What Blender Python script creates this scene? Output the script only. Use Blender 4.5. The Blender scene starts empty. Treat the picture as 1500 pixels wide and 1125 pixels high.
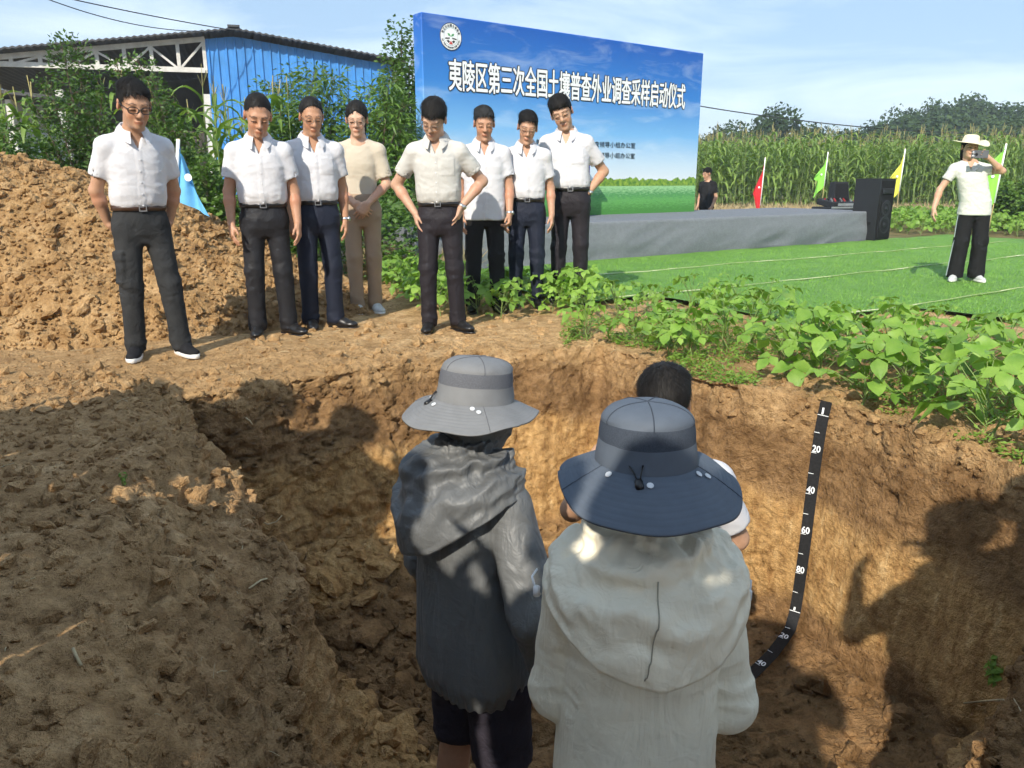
import bpy, math, random
import numpy as np
from mathutils import Vector, Matrix

# ------------------------------------------------------------------ camera, sky, sun, exposure
SC = bpy.context.scene
COL = SC.collection
F_PX, CX, CY, HC, PITCH = 1127.0, 750.0, 562.5, 1.07, math.radians(14.8)
SP, CP = math.sin(PITCH), math.cos(PITCH)
cam = bpy.data.cameras.new('camera'); cam_o = bpy.data.objects.new('camera', cam); COL.objects.link(cam_o)
cam.sensor_width = 36.0; cam.lens = 36.0 * F_PX / 1500.0; cam.clip_start = 0.02; cam.clip_end = 3000
cam_o.location = (0, 0, HC); cam_o.rotation_euler = (math.pi / 2 - PITCH, 0, 0)
SC.camera = cam_o
SC.view_settings.view_transform = 'Standard'; SC.view_settings.look = 'None'
SC.view_settings.exposure = 0.86; SC.view_settings.gamma = 1.0; SC.view_settings.use_curve_mapping = False
SC.cycles.use_adaptive_sampling = True; SC.cycles.adaptive_threshold = 0.05; SC.cycles.adaptive_min_samples = 20
SC.cycles.max_bounces = 6; SC.cycles.diffuse_bounces = 3; SC.cycles.glossy_bounces = 2
SC.cycles.transmission_bounces = 3; SC.cycles.transparent_max_bounces = 6; SC.cycles.volume_bounces = 0
SC.cycles.caustics_reflective = False; SC.cycles.caustics_refractive = False

SUN_EL = math.radians(36); SH = Vector((0.36, 0.933, 0)).normalized()      # direction shadows fall
sd = Vector((SH.x * math.cos(SUN_EL), SH.y * math.cos(SUN_EL), -math.sin(SUN_EL)))
sun = bpy.data.lights.new('sun', 'SUN'); sun.energy = 3.25; sun.angle = math.radians(0.6); sun.color = (1.0, 0.92, 0.79)
sun_o = bpy.data.objects.new('sun', sun); COL.objects.link(sun_o)
sun_o.rotation_mode = 'QUATERNION'; sun_o.rotation_quaternion = sd.to_track_quat('-Z', 'Y'); sun_o.location = (-6, -14, 14)

W = bpy.data.worlds.new('World'); SC.world = W; W.use_nodes = True
nt = W.node_tree; nd = nt.nodes; lk = nt.links
sky = nd.new('ShaderNodeTexSky'); sky.sky_type = 'NISHITA'; sky.sun_disc = False
sky.sun_elevation = SUN_EL; sky.sun_rotation = math.atan2(-SH.x, -SH.y); sky.air_density = 1.0; sky.dust_density = 0.5; sky.ozone_density = 2.5
bg = nd['Background']; bg.inputs[1].default_value = 0.14
tc = nd.new('ShaderNodeTexCoord'); mp = nd.new('ShaderNodeMapping'); mp.inputs['Scale'].default_value = (1.4, 1.4, 7.0); mp.inputs['Rotation'].default_value = (0.12, 0.1, 0.5)
nz = nd.new('ShaderNodeTexNoise'); nz.inputs['Scale'].default_value = 2.1; nz.inputs['Detail'].default_value = 7; nz.inputs['Roughness'].default_value = 0.6; nz.inputs['Distortion'].default_value = 0.5
rp = nd.new('ShaderNodeValToRGB'); rp.color_ramp.elements[0].position = 0.40; rp.color_ramp.elements[1].position = 0.80       # milky haze with thin wisps
rp.color_ramp.elements[0].color = (1.75, 2.5, 3.4, 1); rp.color_ramp.elements[1].color = (4.4, 4.8, 5.2, 1)
mx = nd.new('ShaderNodeMix'); mx.data_type = 'RGBA'; mx.inputs[0].default_value = 0.8
rgba = lambda socks, n: [q for q in socks if q.type == 'RGBA' and q.name == n][0]
lk.new(tc.outputs['Generated'], mp.inputs['Vector']); lk.new(mp.outputs[0], nz.inputs['Vector']); lk.new(nz.outputs['Fac'], rp.inputs[0])
lk.new(rp.outputs[0], rgba(mx.inputs, 'B')); lk.new(sky.outputs[0], rgba(mx.inputs, 'A')); lk.new(rgba(mx.outputs, 'Result'), bg.inputs[0])

# ------------------------------------------------------------------ helpers
rng = np.random.default_rng(7); random.seed(7)
def ray(u, v):
    x = (u - CX) / F_PX; y = (v - CY) / F_PX
    return np.array([x, CP - y * SP, -SP - y * CP])
def at_y(u, v, Y):                      # point of the place seen at photo pixel u,v at depth Y
    r = ray(u, v); t = Y / r[1]; return np.array([r[0] * t, Y, HC + r[2] * t])
def at_z(u, v, z=0.0):
    r = ray(u, v); t = (z - HC) / r[2]; return np.array([r[0] * t, r[1] * t, z])

def tag(o, label=None, cat=None, group=None, kind=None):
    if label: o['label'] = label
    if cat: o['category'] = cat
    if group: o['group'] = group
    if kind: o['kind'] = kind
    return o
def nth(n): return '%d%s' % (n, 'th' if 10 <= n % 100 <= 20 else {1: 'st', 2: 'nd', 3: 'rd'}.get(n % 10, 'th'))
def link(name, data, parent=None, loc=None, rot=None, scale=None):
    o = bpy.data.objects.new(name, data); COL.objects.link(o)
    if parent is not None: o.parent = parent
    if loc is not None: o.location = loc
    if rot is not None: o.rotation_euler = rot
    if scale is not None: o.scale = (scale,) * 3 if np.isscalar(scale) else scale
    return o
def empty(name, loc=(0, 0, 0), rz=0.0):
    o = link(name, None, None, loc); o.rotation_euler = (0, 0, rz); o.empty_display_size = 0.1
    return o
def mesh_np(name, V, F, mats, smooth=True, mi=None, col=None):
    """V (n,3); F = list of arrays (m,3)/(m,4) or one array"""
    me = bpy.data.meshes.new(name)
    if isinstance(F, np.ndarray): F = [F]
    F = [f for f in F if len(f)]
    V = np.ascontiguousarray(V, dtype=np.float32)
    me.vertices.add(len(V)); me.vertices.foreach_set('co', V.ravel())
    tot = np.concatenate([np.full(len(f), f.shape[1], dtype=np.int32) for f in F])
    idx = np.concatenate([np.asarray(f, dtype=np.int32).ravel() for f in F])
    me.loops.add(len(idx)); me.loops.foreach_set('vertex_index', idx)
    me.polygons.add(len(tot)); st = np.concatenate([[0], np.cumsum(tot)[:-1]]).astype(np.int32)
    me.polygons.foreach_set('loop_start', st)
    if mats is not None:
        for m in (mats if isinstance(mats, (list, tuple)) else [mats]): me.materials.append(m)
    if mi is not None: me.polygons.foreach_set('material_index', np.asarray(mi, dtype=np.int32))
    me.polygons.foreach_set('use_smooth', np.full(len(tot), bool(smooth)))
    if col is not None:
        ca = me.color_attributes.new('Col', 'FLOAT_COLOR', 'POINT')
        c4 = np.ones((len(V), 4), dtype=np.float32); c4[:, :3] = col; ca.data.foreach_set('color', c4.ravel())
    me.update(calc_edges=True); me.validate()
    return me
class MB:                               # collects simple shapes into one mesh
    def __init__(s): s.V = []; s.F3 = []; s.F4 = []; s.n = 0
    def add(s, V, F):
        V = np.asarray(V, float).reshape(-1, 3); F = np.asarray(F, int)
        if F.size: (s.F3 if F.shape[1] == 3 else s.F4).append(F + s.n)
        s.V.append(V); s.n += len(V); return s
    def box(s, c, d, R=None, bev=0.0):
        d = np.asarray(d, float) / 2
        if bev <= 0:
            v = np.array([[x, y, z] for z in (-1, 1) for y in (-1, 1) for x in (-1, 1)], float) * d
            f = np.array([[0, 2, 3, 1], [4, 5, 7, 6], [0, 1, 5, 4], [1, 3, 7, 5], [3, 2, 6, 7], [2, 0, 4, 6]])
            if R is not None: v = v @ np.asarray(R).T
            return s.add(v + c, f)
        # bevelled: octagon sections in z
        b = min(bev, *(d * 0.9)); L = []
        for z, i in ((-d[2], b), (-d[2] + b, 0), (d[2] - b, 0), (d[2], b)):
            x, y = d[0] - i, d[1] - i; q = b if i == 0 else b * 0.6
            L += [[-x + q, -y, z], [x - q, -y, z], [x, -y + q, z], [x, y - q, z], [x - q, y, z], [-x + q, y, z], [-x, y - q, z], [-x, -y + q, z]]
        v = np.array(L); f = []
        for k in range(3):
            for j in range(8): f.append([k * 8 + j, k * 8 + (j + 1) % 8, k * 8 + 8 + (j + 1) % 8, k * 8 + 8 + j])
        for o in (0, 24):
            q = [o + j for j in range(8)]
            fs = [[q[0], q[1], q[2], q[3]], [q[0], q[3], q[4], q[7]], [q[4], q[5], q[6], q[7]]]
            f += fs if o else [g[::-1] for g in fs]
        if R is not None: v = v @ np.asarray(R).T
        return s.add(v + c, np.array(f))
    def tube(s, P, r, n=8, cap=True):
        P = np.asarray(P, float); m = len(P); r = np.broadcast_to(np.asarray(r, float), (m,))
        T = np.gradient(P, axis=0); T /= np.linalg.norm(T, axis=1)[:, None] + 1e-12
        up = np.array([0, 0, 1.0]) if abs(T[0][2]) < 0.9 else np.array([1.0, 0, 0])
        a = np.linspace(0, 2 * np.pi, n, endpoint=False); V = []
        for i in range(m):
            s1 = np.cross(T[i], up); s1 /= np.linalg.norm(s1) + 1e-12; s2 = np.cross(s1, T[i]); up = s2
            V.append(P[i] + r[i] * (np.cos(a)[:, None] * s1 + np.sin(a)[:, None] * s2))
        V = np.concatenate(V); j = np.arange(n); F = []
        for i in range(m - 1): F.append(np.stack([i * n + j, i * n + (j + 1) % n, (i + 1) * n + (j + 1) % n, (i + 1) * n + j], 1))
        s.add(V, np.concatenate(F)[:, ::-1])
        if cap:
            o = s.n
            s.V.append(P[[0, -1]]); s.n += 2
            k = o - m * n
            s.F3.append(np.stack([np.full(n, o), k + j, k + (j + 1) % n], 1)); e = k + (m - 1) * n
            s.F3.append(np.stack([np.full(n, o + 1), e + (j + 1) % n, e + j], 1))
        return s
    def lathe(s, prof, n=24, c=(0, 0, 0), R=None, sx=1, sy=1):
        prof = np.asarray(prof, float); a = np.linspace(0, 2 * np.pi, n, endpoint=False); j = np.arange(n)
        V = np.concatenate([np.stack([p[0] * np.cos(a) * sx, p[0] * np.sin(a) * sy, np.full(n, p[1])], 1) for p in prof])
        F = np.concatenate([np.stack([i * n + j, i * n + (j + 1) % n, (i + 1) * n + (j + 1) % n, (i + 1) * n + j], 1) for i in range(len(prof) - 1)])
        if R is not None: V = V @ np.asarray(R).T
        return s.add(V + np.asarray(c), F)
    def grid(s, G, flip=False):         # G (m,n,3)
        m, n = G.shape[:2]; i = np.arange(m * n).reshape(m, n)
        F = np.stack([i[:-1, :-1], i[:-1, 1:], i[1:, 1:], i[1:, :-1]], -1).reshape(-1, 4)
        return s.add(G.reshape(-1, 3), F[:, ::-1] if flip else F)
    def mesh(s, name, mats, smooth=False, col=None):
        F = []
        if s.F4: F.append(np.concatenate(s.F4))
        if s.F3: F.append(np.concatenate(s.F3))
        return mesh_np(name, np.concatenate(s.V), F, mats, smooth, col=col)
    def obj(s, name, mat, parent=None, smooth=False, loc=None, rot=None):
        return link(name, s.mesh(name, mat, smooth), parent, loc, rot)
def rotz(a): c, s = math.cos(a), math.sin(a); return np.array([[c, -s, 0], [s, c, 0], [0, 0, 1.0]])
def rotx(a): c, s = math.cos(a), math.sin(a); return np.array([[1.0, 0, 0], [0, c, -s], [0, s, c]])
def roty(a): c, s = math.cos(a), math.sin(a); return np.array([[c, 0, s], [0, 1.0, 0], [-s, 0, c]])

# gradient noise
_perm = np.random.default_rng(3).permutation(256).astype(np.int32); _perm = np.concatenate([_perm, _perm, _perm])
_gr = np.random.default_rng(4).normal(size=(256, 3)).astype(np.float32); _gr /= np.linalg.norm(_gr, axis=1)[:, None]
def noise(P):
    P = np.asarray(P, np.float32); i = np.floor(P).astype(np.int32); f = P - i; i &= 255
    w = f * f * f * (f * (f * 6 - 15) + 10); out = 0
    for dx in (0, 1):
        hx = _perm[i[..., 0] + dx]; wx = w[..., 0] if dx else 1 - w[..., 0]
        for dy in (0, 1):
            hy = _perm[(hx + i[..., 1] + dy) & 255]; wy = w[..., 1] if dy else 1 - w[..., 1]
            for dz in (0, 1):
                g = _gr[_perm[(hy + i[..., 2] + dz) & 255]]; wz = w[..., 2] if dz else 1 - w[..., 2]
                out = out + (g[..., 0] * (f[..., 0] - dx) + g[..., 1] * (f[..., 1] - dy) + g[..., 2] * (f[..., 2] - dz)) * wx * wy * wz
    return out
def fbm(P, oct=4, lac=2.1, gain=0.5):
    P = np.asarray(P, np.float32); s = 0; a = 1.0
    for k in range(oct): s = s + a * noise(P + 17.3 * k); P = P * lac; a *= gain
    return s
def ridged(P, oct=4, gain=0.5):
    P = np.asarray(P, np.float32); s = 0; a = 1.0
    for k in range(oct): s = s + a * (0.5 - np.abs(noise(P + 11.7 * k))); P = P * 2.07; a *= gain
    return s
def worley(P, seed=0):                  # F1, F2-F1 and a cell random
    P = np.asarray(P, np.float32); i = np.floor(P).astype(np.int32)
    d1 = np.full(P.shape[:-1], 9.0, np.float32); d2 = d1.copy(); cid = np.zeros(P.shape[:-1], np.int32)
    for dx in (-1, 0, 1):
        for dy in (-1, 0, 1):
            for dz in (-1, 0, 1):
                c = i + np.array([dx, dy, dz]); h = _perm[(_perm[(_perm[(c[..., 0] + seed) & 255] + c[..., 1]) & 255] + c[..., 2]) & 255]
                off = np.stack([_perm[h], _perm[h + 1], _perm[h + 2]], -1) / 255.0
                d = np.linalg.norm(P - (c + off), axis=-1)
                m = d < d1; d2 = np.where(m, d1, np.minimum(d2, d)); cid = np.where(m, h, cid); d1 = np.where(m, d, d1)
    return d1, d2 - d1, cid / 255.0
def sstep(a, b, x): t = np.clip((x - a) / (b - a), 0, 1); return t * t * (3 - 2 * t)

# ------------------------------------------------------------------ materials
class Mat:
    def __init__(s, name, rough=0.8, spec=0.3, metal=0.0):
        s.m = bpy.data.materials.new(name); s.m.use_nodes = True; s.t = s.m.node_tree; s.n = s.t.nodes; s.l = s.t.links
        s.b = s.n['Principled BSDF']; s.b.inputs['Roughness'].default_value = rough
        s.b.inputs['Specular IOR Level'].default_value = spec; s.b.inputs['Metallic'].default_value = metal; s._h = None
    def node(s, t, **kw):
        n = s.n.new(t)
        for k, v in kw.items():
            if hasattr(n, k) and not k[0].isupper(): setattr(n, k, v)
            else: n.inputs[k.replace('_', ' ')].default_value = v
        return n
    def coord(s, kind='Object', scale=(1, 1, 1), rot=(0, 0, 0), loc=(0, 0, 0)):
        if kind == 'World': src = s.n.new('ShaderNodeNewGeometry').outputs['Position']
        else: src = s.n.new('ShaderNodeTexCoord').outputs[kind]
        m = s.n.new('ShaderNodeMapping'); m.inputs['Scale'].default_value = scale; m.inputs['Rotation'].default_value = rot; m.inputs['Location'].default_value = loc
        s.l.new(src, m.inputs[0]); return m.outputs[0]
    def noise(s, co, scale, detail=4, rough=0.55, dist=0.0):
        n = s.node('ShaderNodeTexNoise'); n.inputs['Scale'].default_value = scale; n.inputs['Detail'].default_value = detail
        n.inputs['Roughness'].default_value = rough; n.inputs['Distortion'].default_value = dist; s.l.new(co, n.inputs['Vector']); return n.outputs['Fac']
    def voro(s, co, scale, feat='F1', rand=1.0, out='Distance'):
        n = s.node('ShaderNodeTexVoronoi'); n.feature = feat; n.inputs['Scale'].default_value = scale; n.inputs['Randomness'].default_value = rand
        s.l.new(co, n.inputs['Vector']); return n.outputs[out]
    def ramp(s, fac, stops):
        r = s.n.new('ShaderNodeValToRGB'); e = r.color_ramp.elements
        while len(e) < len(stops): e.new(0.5)
        for k, (p, c) in enumerate(stops):
            e[k].position = p; e[k].color = (c, c, c, 1) if np.isscalar(c) else (*c, 1)
        s.l.new(fac, r.inputs[0]); return r.outputs[0]
    def mix(s, fac, a, b, mode='MIX'):
        m = s.n.new('ShaderNodeMix'); m.data_type = 'RGBA'; m.blend_type = mode
        for k, v in (('Factor', fac), ('A', a), ('B', b)):
            i = m.inputs[k] if k != 'Factor' else m.inputs[0]
            if k != 'Factor': i = [q for q in m.inputs if q.name == k and q.type == 'RGBA'][0]
            if isinstance(v, bpy.types.NodeSocket): s.l.new(v, i)
            else: i.default_value = v if k == 'Factor' else (*v, 1) if len(v) == 3 else v
        return [q for q in m.outputs if q.type == 'RGBA'][0]
    def math(s, op, a, b=0.0, clamp=False):
        m = s.n.new('ShaderNodeMath'); m.operation = op; m.use_clamp = clamp
        for k, v in ((0, a), (1, b)):
            if isinstance(v, bpy.types.NodeSocket): s.l.new(v, m.inputs[k])
            else: m.inputs[k].default_value = v
        return m.outputs[0]
    def color(s, c):
        if isinstance(c, bpy.types.NodeSocket): s.l.new(c, s.b.inputs['Base Color'])
        else: s.b.inputs['Base Color'].default_value = (*c, 1)
        return s
    def bump(s, h, strength=0.5, dist=0.01):
        b = s.n.new('ShaderNodeBump'); b.inputs['Strength'].default_value = strength; b.inputs['Distance'].default_value = dist
        s.l.new(h, b.inputs['Height'])
        if s._h is not None: s.l.new(s._h, b.inputs['Normal'])
        s._h = b.outputs[0]; s.l.new(s._h, s.b.inputs['Normal']); return s
    def attr(s, name='Col'):
        a = s.n.new('ShaderNodeAttribute'); a.attribute_name = name; return a.outputs['Color']
    def rand(s): return s.n.new('ShaderNodeObjectInfo').outputs['Random']
    def rough(s, v): s.l.new(v, s.b.inputs['Roughness']); return s
def plain(name, c, rough=0.6, spec=0.4, metal=0.0, var=0.12, sc=8.0):
    m = Mat(name, rough, spec, metal); co = m.coord('Object')
    n = m.noise(co, sc, 3); c = np.array(c)
    m.color(m.ramp(n, [(0.3, tuple(c * (1 - var))), (0.7, tuple(np.minimum(c * (1 + var), 1)))])); return m.m
def leafmat(name, c1, c2, trans=0.35, rough=0.5, sc=3.0, spec=0.35):
    """thin leaf: diffuse+gloss with light coming through; hue varies by place, object and along the leaf"""
    m = Mat(name, rough, spec); co = m.coord('World')
    n = m.noise(co, sc, 3, 0.6); c = m.ramp(n, [(0.32, c1), (0.68, c2)])
    r = m.ramp(m.rand(), [(0.0, (0.82, 0.84, 0.78)), (1.0, (1.18, 1.14, 1.1))]); c = m.mix(1.0, c, r, 'MULTIPLY'); m.color(c)
    tr = m.n.new('ShaderNodeBsdfTranslucent'); m.l.new(m.mix(1.0, c, (1.35, 1.5, 0.6), 'MULTIPLY'), tr.inputs[0])
    ms = m.n.new('ShaderNodeMixShader'); ms.inputs[0].default_value = trans
    m.l.new(m.b.outputs[0], ms.inputs[1]); m.l.new(tr.outputs[0], ms.inputs[2]); m.l.new(ms.outputs[0], m.n['Material Output'].inputs[0]); return m.m
# ------------------------------------------------------------------ ground with the soil pit (one sheet, reaches the horizon)
def soil_material(name, pit=False, pile=False):
    m = Mat(name, 0.93, 0.12); co = m.coord('World')
    big = m.noise(co, 1.1, 2, 0.6); mid = m.noise(co, 7.0, 4, 0.62); grit = m.noise(co, 170.0, 2, 0.6)
    dry = m.ramp(mid, [(0.28, (0.29, 0.168, 0.070)), (0.5, (0.44, 0.278, 0.128)), (0.74, (0.59, 0.40, 0.21))])
    if pit:
        sp = m.n.new('ShaderNodeSeparateXYZ'); m.l.new(co, sp.inputs[0]); z = sp.outputs[2]
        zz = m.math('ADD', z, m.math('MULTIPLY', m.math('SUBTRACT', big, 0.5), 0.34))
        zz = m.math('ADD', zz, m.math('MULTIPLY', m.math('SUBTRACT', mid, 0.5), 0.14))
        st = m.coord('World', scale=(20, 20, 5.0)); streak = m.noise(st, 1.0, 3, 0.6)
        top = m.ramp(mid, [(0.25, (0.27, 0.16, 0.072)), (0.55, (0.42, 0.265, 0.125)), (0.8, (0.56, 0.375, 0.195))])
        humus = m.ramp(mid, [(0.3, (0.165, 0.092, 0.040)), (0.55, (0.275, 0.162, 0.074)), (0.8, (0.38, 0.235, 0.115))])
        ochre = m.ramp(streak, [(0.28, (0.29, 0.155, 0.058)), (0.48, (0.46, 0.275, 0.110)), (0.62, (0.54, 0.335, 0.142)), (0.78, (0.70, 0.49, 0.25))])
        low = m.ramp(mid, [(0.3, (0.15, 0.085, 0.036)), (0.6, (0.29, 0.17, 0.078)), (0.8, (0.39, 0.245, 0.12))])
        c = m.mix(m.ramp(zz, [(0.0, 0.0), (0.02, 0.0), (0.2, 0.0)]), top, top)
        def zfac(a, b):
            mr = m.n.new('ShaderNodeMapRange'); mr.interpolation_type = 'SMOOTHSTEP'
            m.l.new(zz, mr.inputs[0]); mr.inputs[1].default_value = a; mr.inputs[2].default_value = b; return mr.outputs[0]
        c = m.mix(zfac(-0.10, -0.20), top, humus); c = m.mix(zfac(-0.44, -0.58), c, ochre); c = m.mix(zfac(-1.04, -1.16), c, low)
        # the trodden bank beside the pit is greyer and holds litter; farther off the soil is bare and dry
        ld = m.n.new('ShaderNodeVectorMath'); ld.operation = 'DISTANCE'; ld.inputs[1].default_value = (-1.5, 2.3, 0.0); m.l.new(co, ld.inputs[0])
        grey = m.ramp(mid, [(0.3, (0.29, 0.175, 0.082)), (0.55, (0.47, 0.30, 0.15)), (0.75, (0.62, 0.43, 0.24))])
        gf = m.ramp(m.math('ADD', m.math('MULTIPLY', ld.outputs['Value'], 0.3), m.math('MULTIPLY', big, 0.5)), [(0.5, 0.62), (0.82, 0.0)])
        c = m.mix(gf, c, grey)
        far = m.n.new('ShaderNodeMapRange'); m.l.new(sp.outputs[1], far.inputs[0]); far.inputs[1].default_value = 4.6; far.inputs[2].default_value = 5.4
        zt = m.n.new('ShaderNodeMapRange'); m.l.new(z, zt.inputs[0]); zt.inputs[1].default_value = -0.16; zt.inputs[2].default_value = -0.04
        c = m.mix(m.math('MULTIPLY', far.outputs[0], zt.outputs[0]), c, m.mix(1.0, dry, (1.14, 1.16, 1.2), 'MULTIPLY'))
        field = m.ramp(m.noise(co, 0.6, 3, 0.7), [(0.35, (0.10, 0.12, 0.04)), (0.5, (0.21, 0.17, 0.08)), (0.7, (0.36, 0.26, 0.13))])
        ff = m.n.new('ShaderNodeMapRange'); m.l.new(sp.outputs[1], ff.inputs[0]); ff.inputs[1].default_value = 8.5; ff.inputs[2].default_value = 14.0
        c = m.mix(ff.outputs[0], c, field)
    else:
        c = dry
        if pile:
            w = m.ramp(m.noise(co, 2.2, 3), [(0.4, (1, 1, 1)), (0.68, (0.78, 0.74, 0.70))]); c = m.mix(1.0, c, w, 'MULTIPLY')
    hn = m.noise(co, 34.0, 4, 0.68); sp2 = m.ramp(m.math('ADD', m.math('MULTIPLY', hn, 0.65), m.math('MULTIPLY', grit, 0.35)), [(0.36, (0.62, 0.58, 0.54)), (0.5, (1, 1, 1)), (0.64, (1.28, 1.27, 1.25))]); c = m.mix(0.85, c, sp2, 'MULTIPLY')  # soil mottling, with crevice shade painted in: dark hollows, light crumbs
    m.color(c)
    if pit:
        pass
    hb = m.math('ADD', hn, m.math('MULTIPLY', grit, 0.25)); m.bump(hb, 1.0, 0.03)
    return m.m
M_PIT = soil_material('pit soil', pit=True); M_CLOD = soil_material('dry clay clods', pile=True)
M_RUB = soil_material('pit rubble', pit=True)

RIM = np.array([  # x, y, z of the wall top, floor inset, rounding width, roughness
 (-1.78, 3.95, -.05, .30, .20, 1.0), (-.9, 4.55, -.03, .34, .16, 1.0), (-.2, 4.98, -.02, .36, .14, 1.0), (.60, 5.15, -.02, .34, .14, 1.0),
 (.98, 4.45, -.02, .22, .12, .9), (1.25, 4.02, 0, .16, .10, .6), (1.60, 3.72, 0, .14, .08, .4), (1.95, 2.95, 0, .16, .10, .42), (2.14, 2.42, -.03, .2, .2, .6),
 (1.74, 2.06, -.12, .35, .4, 1.3), (1.18, 1.58, -.24, .3, .5, 1.3), (.85, .8, -.3, .3, .4, 1.0), (.3, .25, -.2, .3, .4, 1.0), (-.12, .3, -.2, .3, .4, 1.0),
 (-.50, 1.0, -.42, .2, .55, 1.2), (-.56, 1.9, -.42, .18, .6, 1.4), (-.80, 2.42, -.30, .20, .45, 1.4), (-1.16, 2.95, -.20, .24, .35, 1.3), (-1.50, 3.45, -.10, .26, .26, 1.2)])
def closed_resample(P, n, wfun):
    k = len(P); t = np.linspace(0, k, 4000, endpoint=False); i = np.floor(t).astype(int); f = (t - i)[:, None]
    p0, p1, p2, p3 = P[(i - 1) % k], P[i % k], P[(i + 1) % k], P[(i + 2) % k]; c = 0.5
    Q = p1 + 0.5 * f * (c * 2 * (p2 - p0) * 0.6 + f * ((2 * p0 - 5 * p1 + 4 * p2 - p3) * 0.6 + f * ((3 * (p1 - p2) + p3 - p0) * 0.6)))
    Q = np.where(np.abs(Q) > 1e9, p1, p1 * (1 - f) + p2 * f) * 0.5 + 0.5 * (p1 * (1 - f) + p2 * f) if False else p1 + (p2 - p1) * (f * f * (3 - 2 * f) * 0.35 + f * 0.65)
    d = np.linalg.norm(np.roll(Q[:, :2], -1, 0) - Q[:, :2], axis=1) * wfun(Q)
    s = np.concatenate([[0], np.cumsum(d)]); T = np.linspace(0, s[-1], n, endpoint=False)
    j = np.clip(np.searchsorted(s, T, side='right') - 1, 0, len(Q) - 1)
    return Q[j]
NC = 600
rimc = closed_resample(RIM, NC, lambda Q: np.where(Q[:, 1] < 1.2, 0.3, 1.0))
k3 = np.array([1, 4, 6, 4, 1]) / 16
for _ in range(3): rimc = sum(np.roll(rimc, o, 0) * w for o, w in zip((-2, -1, 0, 1, 2), k3))
CEN = np.array([0.25, 2.75]); PIT_Z = -1.25
rxy = rimc[:, :2].copy(); dirr = rxy - CEN; rad = np.linalg.norm(dirr, axis=1); dirr /= rad[:, None]
jag = fbm(np.concatenate([rxy * 2.2, np.zeros((NC, 1))], 1), 4) * 0.09 * rimc[:, 5]; rxy = rxy + dirr * jag[:, None]; rad = rad + jag
rim_z, inset, rwid, rufw = rimc[:, 2], rimc[:, 3], rimc[:, 4], rimc[:, 5]
rings = []; ruf = []; kindr = []
fl_r = rad - inset
def floor_z(xy):
    n3 = np.concatenate([xy, np.full((len(xy), 1), 3.1)], 1)
    return PIT_Z + 0.05 * fbm(n3 * 1.6, 3) + 0.17 * sstep(3.1, 1.7, xy[:, 1])
for t in np.linspace(0.02, 1, 74):
    xy = CEN + dirr * (fl_r * t)[:, None]
    talus = sstep(0.62, 1.0, np.full(NC, t)) * np.interp(np.arctan2(dirr[:, 1], dirr[:, 0]), [-3.15, -1.5, -.6, 0.2, .9, 1.6, 2.4, 3.15], [.22, .15, .1, .03, .05, .16, .32, .24])
    rings.append(np.concatenate([xy, (floor_z(xy) + talus)[:, None]], 1)); ruf.append(np.full(NC, .9)); kindr.append(0)
fz = rings[-1][:, 2]
for t in np.linspace(0, 1, 96)[1:]:
    r = fl_r + inset * (t ** 1.25 * 0.8 + 0.2 * t); z = fz + (rim_z - fz) * t
    rings.append(np.concatenate([CEN + dirr * r[:, None], z[:, None]], 1)); ruf.append(rufw * (1 + 0.5 * sstep(.8, 1, t))); kindr.append(1)
dist = list(np.cumsum(np.full(128, 0.0135))); dd = 0.0135
while dist[-1] < 900: dd *= 1.06; dist.append(dist[-1] + dd)
def ground_z(x, y):                      # level of the surrounding ground
    p = np.stack([x, y, np.zeros_like(x)], -1); fade = np.clip(1.4 - 0.1 * np.hypot(x, y - 3), 0.05, 1)
    return 0.035 * fbm(p * 0.9, 3) * fade - 0.34 * np.exp(-((x - 4.6) / 2.2) ** 2 - ((y - 18.3) / 1.8) ** 2)
for d in dist:
    xy = CEN + dirr * (rad + d)[:, None]; u = sstep(0, 1, np.clip(d / rwid, 0, 1))
    rings.append(np.concatenate([xy, (rim_z * (1 - u) + ground_z(xy[:, 0], xy[:, 1]) * u)[:, None]], 1))
    ruf.append(np.full(NC, 1.0) * (1 - .55 * sstep(0.1, 1.0, d))); kindr.append(2)
G = np.stack(rings); RUF = np.stack(ruf); nr = len(G)
du = np.roll(G, -1, 1) - np.roll(G, 1, 1); dv = np.gradient(G, axis=0); Nn = np.cross(du, dv); Nn /= np.linalg.norm(Nn, axis=-1)[..., None] + 1e-9
if Nn[-60, :, 2].mean() < 0: Nn = -Nn
near = np.clip(1.5 - np.hypot(G[..., 0], G[..., 1] - 3) / 6, 0, 1); kr = np.array(kindr)
live = near > 0
P = G[live]; disp = np.zeros(G.shape[:2])
w1, w2, wc = worley(P * 7.0 + 0.4 * fbm(P * 5, 2)[:, None]); v1, v2, vc = worley(P * 19.0, 5)
d = 0.075 * fbm(P * 1.5, 3, gain=.5) + 0.02 * ridged(P * 3.2, 2) - 0.015
brk = sstep(-.15, .35, fbm(P * 1.3 + 9, 2) + .1); lump = (0.012 * (0.5 - w1) + 0.008 * (0.5 - v1) + (wc - .5) * .032 * sstep(.0, .07, w2) + (vc - .5) * .026 * sstep(.0, .08, v2)) * (.35 + .9 * brk)
crack = -0.045 * (1 - sstep(0.0, 0.055, w2)) * sstep(0.0, .35, fbm(P * 1.5 + 31, 2) + .12)
disp[live] = (d + lump + crack + 0.016 * fbm(P * 26, 3)) * RUF[live] * near[live]
flat = np.ones(G.shape[:2]); flat[kr == 0] = .75; flat[kr == 2] = (.40 + .85 * (1 - sstep(.25, 1.2, np.array(dist))) )[:, None] * np.where(rimc[:, 1] > 3.9, .40, np.where(rimc[:, 0] < -.3, 1.15, .62))[None, :]
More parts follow.
